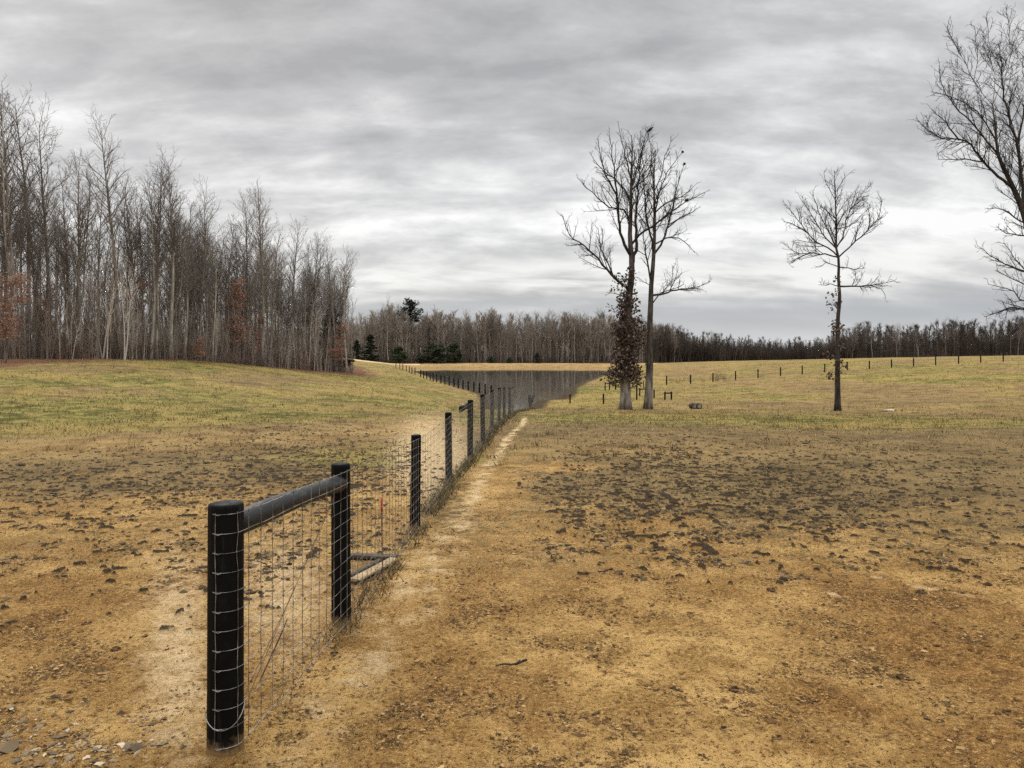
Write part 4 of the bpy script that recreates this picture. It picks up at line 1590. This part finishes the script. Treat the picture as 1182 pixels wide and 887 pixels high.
# log ends, slab, stick
for k, (px, lab) in enumerate(((800, 'left of two short dark logs lying in the grass right of the trees'), (806.5, 'right of two short dark logs, with the paler cut end'))):
    p = onground(at(px, 472, 30, 80)) + np.array([0, 0, .15])
    root = tag(empty('log', p, .15 - .2 * k), lab, 'log')
    G = Geo()
    G.tubes([(np.array([(0, -.22, 0), (0, -.2, 0), (.01, 0, 0), (.0, .3, 0)]), np.array([.155, .165, .165, .155]))], 16, True)
    link('bark', G.build('bark'), M_BARK_DARK, root)
    G = Geo()
    G.tubes([(np.array([(0, -.2215, 0), (0, -.224, 0)]), np.array([.115, .11]))], 16, True)
    link('cut_end', G.build('cut_end', False), M_BARK_PALE if k else M_BARK, root)


def rock_mesh(size, seed, sub=2):
    rg = np.random.default_rng(seed)
    import bmesh
    bm = bmesh.new()
    bmesh.ops.create_icosphere(bm, subdivisions=sub, radius=1)
    V = np.array([v.co[:] for v in bm.verts])
    T = np.array([[v.index for v in f.verts] for f in bm.faces])
    bm.free()
    for _ in range(7):
        nrm = unit(rg.normal(size=3))
        dcut = rg.uniform(.66, .95)
        dist = V @ nrm
        V -= np.maximum(dist - dcut, 0)[:, None] * nrm * .9
    V *= 1 + .06 * rg.normal(size=(len(V), 1))
    V *= np.array(size)
    return V, T


p = onground(at(1026, 474, 25, 80))
V, T = rock_mesh((.32, .16, .07), 3)
tag(link('slab', mesh_np('slab', V, [T], False), M_STONE_PALE, None, p + np.array([0, 0, .04])), 'pale flat stone slab lying in the grass right of the lone tree', 'stone')
V, T = rock_mesh((.28, .14, .05), 4)
tag(link('turf_clod', mesh_np('turf_clod', V, [T], False), M_SOIL, None, onground(at(1019, 474.5, 25, 80)) + np.array([0, 0, .02])), 'dark clod of earth at the left end of the pale slab', 'clod')
a, b = onground(at(572, 772)), onground(at(611, 769))
m_ = (a + b) / 2
G = Geo()
L = limb_pts(a - m_ + (0, 0, .012), unit(b - a), np.linalg.norm(b - a), 9, np.random.default_rng(9), .12, 0)
L[:, 2] = .012 + .006 * np.sin(np.arange(9))
G.tubes([(L, np.linspace(.004, .008, 9))], 6, True)
G.tubes([(np.array([L[5], L[5] + (.03, .04, .01)]), np.array([.006, .003]))], 5, True)
tag(link('fallen_stick', G.build('fallen_stick'), M_BARK_DARK, None, m_), 'dark stick lying on the bare dirt right of the fence', 'stick')

# dark clods that stand out on the dirt
CL = [(847, 797, .034), (1041, 782, .036), (1162, 826, .03), (834, 845, .03), (815, 876, .04), (430, 771, .018), (386, 757, .028), (452, 830, .022), (376, 848, .02),
      (897, 854, .03), (1081, 722, .03), (1064, 686, .05), (963, 735, .022), (725, 799, .02), (890, 683, .04), (100, 722, .028), (133, 750, .035), (955, 789, .02), (1016, 796, .022)]
for k, (px, py, s) in enumerate(CL):
    p = onground(at(px, py))
    rg2 = np.random.default_rng(300 + k)
    VV, TT, n = [], [], 0
    for j in range(12):
        V, T = rock_mesh(np.array((1, .9, .22)) * s * 1.0 if j == 0 else np.array((1, .9, .6)) * s * rg2.uniform(.15, .5), 900 + k * 9 + j, 1)
        V = V + (0 if j == 0 else np.append(np.clip(rg2.normal(size=2), -1, 1) * s * .62, rg2.uniform(.05, .25) * s))
        VV.append(V)
        TT.append(T + n)
        n += len(V)
    tag(link('dirt_clod', mesh_np('dirt_clod', np.concatenate(VV), [np.concatenate(TT)], False), M_SOIL, None, p),
        'dark crumbled clod of earth on the bare dirt', 'clod', 'dark clods on the bare dirt')

# stones in the lower left
rg = np.random.default_rng(41)
stones = [rock_mesh((1, .8, .5), 500 + k, 2) for k in range(7)]
smesh = [mesh_np('stone', V, [T], False) for V, T in stones]
for m_ in smesh:
    m_.materials.append(M_STONE)
ST = [(150, 865, .075), (178, 862, .05), (196, 849, .04), (165, 840, .035), (110, 868, .045), (60, 770, .045), (58, 765, .03), (25, 835, .05), (45, 842, .06), (80, 878, .06),
      (30, 872, .07), (8, 852, .06), (60, 862, .05), (130, 880, .04), (205, 882, .04), (110, 815, .035), (123, 826, .03), (72, 838, .035), (100, 850, .03), (18, 880, .05),
      (45, 825, .04), (180, 836, .025), (215, 836, .022), (102, 802, .02), (60, 884, .05), (95, 884, .035), (235, 884, .045), (12, 818, .045), (38, 858, .04), (507, 878, .03)]
for px, py, s in ST:
    p = onground(at(px, py))
    o = link('stone', smesh[rg.integers(0, 7)], None, None, p + np.array([0, 0, s * .03]))
    s *= .48
    o.scale = (s, s * rg.uniform(.7, 1.1), s * rg.uniform(.6, .9))
    o.rotation_euler = (rg.normal() * .2, rg.normal() * .2, rg.uniform(0, 6.28))
    tag(o, 'grey-brown stone lying half sunk in the dirt at the lower left' if px < 300 else 'single grey stone on the dirt at the bottom, right of the first post', 'stone', 'stones in the lower left dirt' if px < 300 else None)

# ---------------------------------------------------------------- scattered stuff
def scatter_blades(name, n, seed, r0, r1, accept, hfun, cols, label, cat, lean=.7, wid=.35, per=4, mat=None, spread=.03):
    rg = np.random.default_rng(seed)
    az = rg.uniform(R(-38), R(38), n)
    r = np.exp(rg.uniform(math.log(r0), math.log(r1), n))
    x, y = np.sin(az) * r, np.cos(az) * r
    z = height(x, y)
    px, py = CX + F * x / y, HY - F * z / y
    mid_ = fbm(x * .55 + 31, y * .55, 4)
    sml_ = fbm(x * 3.1 + 7, y * 3.1 + 3, 3)
    big_ = fbm(x * .09, y * .09, 4)
    bare_, green_, dens_, sand_, red_ = regions(px, py, x, y, mid_, sml_, big_)
    ok = rg.random(n) < accept(bare_, green_, dens_, sand_, px, py, r, sml_)
    ok &= poly_sd(x, y, POND) > .3
    x, y, r, green_, dens_ = x[ok], y[ok], r[ok], green_[ok], dens_[ok]
    z = ground_z(x, y)
    m = len(x)
    x, y, z, r, green_ = [np.repeat(a_, per) for a_ in (x, y, z, r, green_)]
    k = m * per
    h = hfun(r, rg, k)
    x = x + rg.normal(size=k) * spread * (1 + r / 25)
    y = y + rg.normal(size=k) * spread * (1 + r / 25)
    th = rg.uniform(0, 2 * PI, k)
    w_ = h * wid * rg.uniform(.5, 1.2, k) * .5
    la = rg.uniform(0, 2 * PI, k)
    ll = h * rg.uniform(.1, lean, k)
    b = np.stack([x, y, z - .006], 1)
    wv_ = np.stack([np.cos(th) * w_, np.sin(th) * w_, np.zeros(k)], 1)
    tip = b + np.stack([np.cos(la) * ll, np.sin(la) * ll, h], 1)
    V = np.stack([b - wv_, b + wv_, tip], 1).reshape(-1, 3)
    T = np.arange(k * 3).reshape(-1, 3)
    cg, cs = np.array(cols[0]), np.array(cols[1])
    isg = rg.random(k) < np.clip(green_ * 1.1, .05, .95)
    c = np.where(isg[:, None], cg[rg.integers(0, len(cg), k)], cs[rg.integers(0, len(cs), k)]) * rg.uniform(.7, 1.3, (k, 1))
    o = link(name, mesh_np(name, V, [T], False, np.repeat(c, 3, 0)), mat or M_GRASS)
    return tag(o, label, cat, None, 'stuff')


GCOL = [(.17, .15, .045), (.21, .185, .06), (.13, .12, .038), (.27, .22, .085)]
SCOL = [(.33, .24, .11), (.25, .17, .075), (.17, .11, .05), (.40, .31, .16), (.10, .07, .038)]
scatter_blades('pasture_grass', 60000, 61, 5.5, 44,
               lambda b, g_, d_, s_, px, py, r, sm: np.clip((1 - b) * .7 + .12, 0, 1) * (1 - np.clip(s_, 0, 1)) * sstep(560, 520, py * (px < fence_x(py)) * 0 + py * .0 + 500) * np.clip(.5 + sm * 1.2, .1, 1) * sstep(760, 600, py),
               lambda r, rg, k: rg.uniform(.012, .035, k) * (1 + .012 * r), (GCOL, SCOL), 'short dead winter grass on the trodden pasture', 'grass', lean=1.4, per=4, wid=.3)
scatter_blades('field_grass', 90000, 62, 16, 150,
               lambda b, g_, d_, s_, px, py, r, sm: np.clip(g_ + .25, 0, 1) * (py < 520) * (1 - np.clip(s_, 0, 1)) * np.clip(.5 + sm, .1, 1),
               lambda r, rg, k: rg.uniform(.02, .06, k) * (1 + .02 * r), (GCOL, SCOL), 'short olive and straw grass on the sloping fields', 'grass', lean=1.2, per=3, wid=.35, spread=.05)
scatter_blades('grass_tufts', 5200, 66, 14, 120,
               lambda b, g_, d_, s_, px, py, r, sm: np.clip(.25 + g_ * .6, 0, 1) * (py < 540) * (1 - np.clip(s_, 0, 1)) * np.clip(.4 + sm * 2, .05, 1),
               lambda r, rg, k: rg.uniform(.05, .16, k) * (1 + .006 * r), ([(.09, .075, .03), (.13, .10, .045), (.06, .05, .022), (.20, .15, .07)], [(.10, .07, .035), (.16, .11, .055), (.07, .05, .025), (.26, .19, .095)]),
               'scattered coarse tufts of dead grass standing in the fields', 'grass', lean=1.0, per=14, wid=.14, spread=.05)
# taller dead grass along the foot of the main fence
rg = np.random.default_rng(63)
k = 9000
s = rg.random(k) ** 1.5 * (bs[-1] - .3) + .25
xy = np.stack([np.interp(s, bs, plan[:, 0]), np.interp(s, bs, plan[:, 1])], 1)
clus = fbm(s * 1.4, s * 0 + 3.3, 3)
keep = rg.random(k) < np.clip(.35 + clus * 1.6 + .35 * sstep(2.2, 5, s), 0.02, 1)
xy, s = xy[keep], s[keep]
k = len(s)
xy += rg.normal(size=(k, 2)) * np.array([.07, .05])
z = ground_z(xy[:, 0], xy[:, 1])
h = rg.uniform(.03, .13, k) * sstep(.2, 3, s) * 1.0 + .02
b = np.c_[xy, z - .005]
th, la = rg.uniform(0, 6.28, k), rg.uniform(0, 6.28, k)
wv_ = np.stack([np.cos(th), np.sin(th), th * 0], 1) * (.003 + .0006 * s)[:, None]
tip = b + np.stack([np.cos(la) * h * .7, np.sin(la) * h * .7, h], 1)
V = np.stack([b - wv_, b + wv_, tip], 1).reshape(-1, 3)
c = np.array([(.10, .075, .04), (.16, .12, .06), (.06, .045, .026), (.24, .18, .09), (.09, .085, .03)])[rg.integers(0, 5, k)]
tag(link('fence_line_grass', mesh_np('fence_line_grass', V, [np.arange(k * 3).reshape(-1, 3)], False, np.repeat(c, 3, 0)), M_GRASS),
    'dark dead grass caught along the foot of the wire fence', 'grass', None, 'stuff')

# grit, crumbs and small clods on the bare dirt
def scatter_clods(name, n, seed, r0, r1, accept, size, cols, label, cat, box=None):
    rg = np.random.default_rng(seed)
    az = rg.uniform(R(-37), R(37), n)
    r = np.exp(rg.uniform(math.log(r0), math.log(r1), n))
    x, y = np.sin(az) * r, np.cos(az) * r
    z = height(x, y)
    px, py = CX + F * x / y, HY - F * z / y
    mid_ = fbm(x * .55 + 31, y * .55, 4)
    sml_ = fbm(x * 3.1 + 7, y * 3.1 + 3, 3)
    rg_ = regions(px, py, x, y, mid_, sml_, mid_ * 0)
    fine = fbm(x * 1.6 + 5, y * 1.6, 4)
    ok = rg.random(n) < accept(*rg_, px, py, r, fine)
    x, y, r = x[ok], y[ok], r[ok]
    z = ground_z(x, y)
    k = len(x)
    base = np.array([(1, 0, 0), (-1, 0, 0), (0, 1, 0), (0, -1, 0), (0, 0, 1), (0, 0, -.4)], float)
    base = np.concatenate([base, np.array([(.6, .6, .5), (-.6, .6, .5), (-.6, -.6, .5), (.6, -.6, .5)])])
    tri = np.array([(4, 0, 6), (6, 0, 2), (4, 6, 2), (4, 2, 7), (7, 2, 1), (4, 7, 1), (4, 1, 8), (8, 1, 3), (4, 8, 3), (4, 3, 9), (9, 3, 0), (4, 9, 0), (5, 2, 0), (5, 1, 2), (5, 3, 1), (5, 0, 3)])
    s_ = size(r, rg, k)
    a_ = rg.uniform(0, 6.28, k)
    Bv = base[None] * (1 + .28 * rg.normal(size=(k, 10, 1)))
    Bv = Bv * np.stack([rg.uniform(.8, 1.6, k), rg.uniform(.6, 1.1, k), rg.uniform(.25, .6, k)], 1)[:, None] * s_[:, None, None]
    ca, sa = np.cos(a_)[:, None], np.sin(a_)[:, None]
    V = np.stack([Bv[..., 0] * ca - Bv[..., 1] * sa + x[:, None], Bv[..., 0] * sa + Bv[..., 1] * ca + y[:, None], Bv[..., 2] + z[:, None] + .002], -1).reshape(-1, 3)
    T = (tri[None] + (np.arange(k) * 10)[:, None, None]).reshape(-1, 3)
    cols = np.array(cols)
    c = cols[rg.integers(0, len(cols), k)] * rg.uniform(.75, 1.25, (k, 1))
    o = link(name, mesh_np(name, V, [T], False, np.repeat(c, 10, 0)), M_CLOD)
    return tag(o, label, cat, None, 'stuff')


DCOL = [(.17, .095, .037), (.25, .15, .06), (.10, .058, .025), (.34, .22, .10), (.055, .034, .017), (.12, .066, .027), (.07, .045, .024)]
scatter_clods('dirt_crumbs', 260000, 71, 2.9, 16, lambda b, g_, d_, s_, red_, px, py, r, f: np.clip(.12 + f * 1.5 + red_ * .25, .02, 1) * (1 - .75 * np.clip(s_ * 1.2, 0, 1)) * sstep(520, 640, py),
              lambda r, rg, k: np.exp(rg.normal(size=k) * .45) * .0034 * (1 + .09 * r), DCOL, 'loose crumbs of sandy earth on the bare ground', 'dirt')
scatter_clods('pasture_clods', 70000, 72, 6, 30, lambda b, g_, d_, s_, red_, px, py, r, f: np.clip(d_ * 1.05 - .16 + f * 1.1 * (d_ > .1), 0, 1) * sstep(480, 505, py),
              lambda r, rg, k: np.exp(np.clip(rg.normal(size=k), -2, 1.5) * .5) * .018 * (.6 + .04 * r), [(.05, .036, .023), (.085, .06, .036), (.032, .023, .016), (.15, .105, .06), (.07, .058, .03), (.11, .07, .038)],
              'dark trodden clods scattered over the pasture', 'clods')
scatter_clods('gravel', 26000, 73, 2.9, 5.2, lambda b, g_, d_, s_, red_, px, py, r, f: np.clip(gauss(px, py, 40, 880, 130, 48) * 1.3 + gauss(px, py, 160, 855, 60, 18) * .5 + .5 * f - .18, 0, 1) * (px < 250) * (py > 780),
              lambda r, rg, k: np.exp(rg.normal(size=k) * .55) * .0056, [(.15, .11, .066), (.21, .155, .095), (.29, .22, .135), (.09, .066, .042), (.2, .13, .06), (.38, .31, .215)],
              'grey gravel strewn at the lower left corner', 'gravel')

# brown rushes in the shallow corner of the pond
rg = np.random.default_rng(81)
V, Cc = [], []
k = 800
px, py = rg.uniform(624, 658, k), rg.uniform(451, 463.5, k)
d = -WZ * F / (py - HY)
x = (px - CX) / F * d
keep = (rg.random(k) < np.clip(.4 + 2 * fbm(x * .5, d * .2, 3), 0, 1)) & (px > 617 + (463 - py) * .3) & (py > 452 + (px > 645) * 4)
x, d = x[keep], d[keep]
k = len(x)
h = rg.uniform(.1, .4, k)
th, la = rg.uniform(0, 6.28, k), rg.uniform(0, 6.28, k)
b = np.stack([x, d, np.full(k, WZ - .05)], 1)
wv_ = np.stack([np.cos(th), np.sin(th), th * 0], 1) * .02
tip = b + np.stack([np.cos(la) * h * .25, np.sin(la) * h * .25, h + .05], 1)
c = np.array([(.22, .15, .085), (.15, .10, .06), (.28, .2, .11)])[rg.integers(0, 3, k)]
tag(link('pond_rushes', mesh_np('pond_rushes', np.stack([b - wv_, b + wv_, tip], 1).reshape(-1, 3), [np.arange(k * 3).reshape(-1, 3)], False, np.repeat(c, 3, 0)), M_GRASS),
    'brown dead rushes in the shallow corner of the pond', 'rushes', None, 'stuff')

# thin bare brambles along the field fence on the right
sp = []
for i in range(34):
    px = rg.choice([rg.normal(828, 12), rg.uniform(772, 800)], p=[.75, .25])
    p = gp(px, rg.uniform(94, 100))
    sp.append((p[0], p[1], p[2], rg.uniform(.3, 1.3), .9))
tag(mass('brambles', sp, 9, 'bush', M_BRUSH, [(.2, .15, .10), (.14, .105, .075), (.25, .2, .13)]), 'thin dry brambles along the field fence', 'brambles')

# the pattern trees: give each a place of its own inside the wood
spots = [(-30, 60), (-55, 63), (45, 72), (80, 75), (120, 74), (160, 78), (220, 82), (262, 86), (10, 68), (110, 80), (180, 76), (320, 92), (60, 66), (150, 70), (352, 97), (485, 235), (478, 262)]
for k, (h, (px, d)) in enumerate(zip(HIDE, spots)):
    p = gp(px, d)
    h.location = onground(p, .02)
    f = (.72 if h['H'] > 14 else .9) if h not in (cedar, shrub, pine) else .7
    h.scale = (f, f, f)
    if h in tall:
        tag(h, 'bare grey tree among the many crowded in the hillside wood', 'tree', 'bare trees crowded in the hillside wood')
    elif h in slim:
        tag(h, 'slender young bare tree crowded into the hillside wood', 'tree', 'slender young trees in the hillside wood')
    elif h in russ:
        tag(h, 'faded russet-leaved tree deep inside the hillside wood', 'tree', 'russet trees deep in the wood')
    elif h is cedar:
        tag(h, 'small cedar hidden among the bare trunks at the right of the wood', 'tree')
    elif h is shrub:
        tag(h, 'low evergreen bush between two larger ones left of the pond', 'bush')
    else:
        tag(h, 'short dark pine among the far woods below the round-topped pine', 'tree')
for o in bpy.data.objects:
    if 'H' in o:
        del o['H']
    if o.name.startswith('evergreen_shrub'):
        o['category'] = 'bush'

# ---------------------------------------------------------------- sky and light
SUN_EL, SUN_AZ = 38, 336        # azimuth clockwise from +Y (view direction)
wd = bpy.data.worlds.new('World')
scene.world = wd
wd.use_nodes = True
N = NT(wd.node_tree)
bg = wd.node_tree.nodes['Background']
sky = N.n('ShaderNodeTexSky', sky_type='NISHITA')
sky.sun_disc = False
sky.sun_elevation = R(SUN_EL)
sky.sun_rotation = R(SUN_AZ)
tc = N.n('ShaderNodeTexCoord')
sx = N.n('ShaderNodeSeparateXYZ')
N.t.links.new(tc.outputs['Generated'], sx.inputs[0])
dx, dy, dz = sx.outputs
zc = N.math('ADD', N.math('MAXIMUM', dz, 0.0), .30)
cxy = N.n('ShaderNodeCombineXYZ')
N.set(cxy, 0, N.math('DIVIDE', dx, zc))
N.set(cxy, 1, N.math('DIVIDE', dy, zc))
mp = N.n('ShaderNodeMapping')
N.t.links.new(cxy.outputs[0], mp.inputs['Vector'])
mp.inputs['Rotation'].default_value = (0, 0, R(-14))
mp.inputs['Scale'].default_value = (1.15, 2.9, 1)
mp.inputs['Location'].default_value = (3.1, 1.7, 0)
v = mp.outputs['Vector']
c1 = N.noise(v, .62, 4, .5, .15)
c2 = N.noise(v, 2.0, 8, .58, .25)
mp3 = N.n('ShaderNodeMapping')
N.t.links.new(cxy.outputs[0], mp3.inputs['Vector'])
mp3.inputs['Rotation'].default_value = (0, 0, R(20))
mp3.inputs['Scale'].default_value = (2.1, 2.9, 1)
c3 = N.noise(mp3.outputs['Vector'], 2.6, 7, .6, .2)
cl = N.math('ADD', N.math('ADD', N.math('MULTIPLY', c1, .46), N.math('MULTIPLY', c2, .32)), N.math('MULTIPLY', c3, .22))
lum = N.mr(cl, .365, .62, 0, 1, False)
ramp = N.n('ShaderNodeValToRGB')
N.t.links.new(lum, ramp.inputs[0])
el = ramp.color_ramp.elements
el[0].position, el[0].color = .0, (.335, .334, .335, 1)
el[1].position, el[1].color = .9, (.83, .827, .815, 1)
for ps, cc in ((.38, (.475, .472, .472, 1)), (.55, (.58, .576, .573, 1)), (.74, (.71, .706, .697, 1))):
    e = ramp.color_ramp.elements.new(ps)
    e.color = cc
# low bands over the horizon: a blue-grey bank with a bright gap above it
wob = N.math('MULTIPLY', N.math('SUBTRACT', N.noise(v, .5, 4, .6), .5), .05)
ez = N.math('ADD', dz, wob)
low = N.mr(ez, .085, .055, 0, 1)
bank_c = N.mix(N.mr(N.math('ADD', dz, N.math('MULTIPLY', N.math('SUBTRACT', c3, .5), .03)), .0, .05), (.56, .575, .60), (.37, .385, .415))
skyc = N.mix(N.math('MULTIPLY', low, .88), ramp.outputs[0], bank_c)
gap = N.math('MULTIPLY', N.mr(ez, .068, .092), N.mr(ez, .135, .100))
skyc = N.mix(N.math('MULTIPLY', gap, N.mr(c2, .38, .62, .25, .9)), skyc, (.78, .775, .757))
# overhead sky boosted outside the frame, added to light the ground
zen = N.mr(dz, .42, .85, 1.0, 3.5)
vm = N.n('ShaderNodeVectorMath', operation='SCALE')
N.t.links.new(skyc, vm.inputs[0])
N.set(vm, 'Scale', N.math('MULTIPLY', zen, 10.0))
fin = N.mix(.06, vm.outputs[0], sky.outputs[0])
N.t.links.new(fin, bg.inputs['Color'])
bg.inputs['Strength'].default_value = .1

sl = bpy.data.lights.new('sun', 'SUN')
sl.energy = 1.5
sl.angle = R(11)
sl.color = (1, .955, .88)
so = bpy.data.objects.new('sun', sl)
COL.objects.link(so)
sd = np.array([math.sin(R(SUN_AZ)) * math.cos(R(SUN_EL)), math.cos(R(SUN_AZ)) * math.cos(R(SUN_EL)), math.sin(R(SUN_EL))])
import mathutils
so.rotation_euler = mathutils.Vector(sd).to_track_quat('Z', 'Y').to_euler()
so.location = (0, 0, 40)

# ---------------------------------------------------------------- camera
cam = bpy.data.cameras.new('camera')
co_ = bpy.data.objects.new('camera', cam)
COL.objects.link(co_)
cam.sensor_width = 36
cam.lens = 36 * F / 1182
cam.clip_start = .05
cam.clip_end = 8000
co_.location = (0, 0, 0)
co_.rotation_euler = (R(90), 0, 0)
cam.shift_y = -(443.5 - HY) / 1182
scene.camera = co_

scene.render.engine = 'CYCLES'
scene.cycles.use_denoising = False
scene.cycles.max_bounces = 6
scene.cycles.diffuse_bounces = 3
scene.view_settings.view_transform = 'Standard'
scene.view_settings.look = 'None'
scene.view_settings.exposure = .28
scene.view_settings.gamma = 1
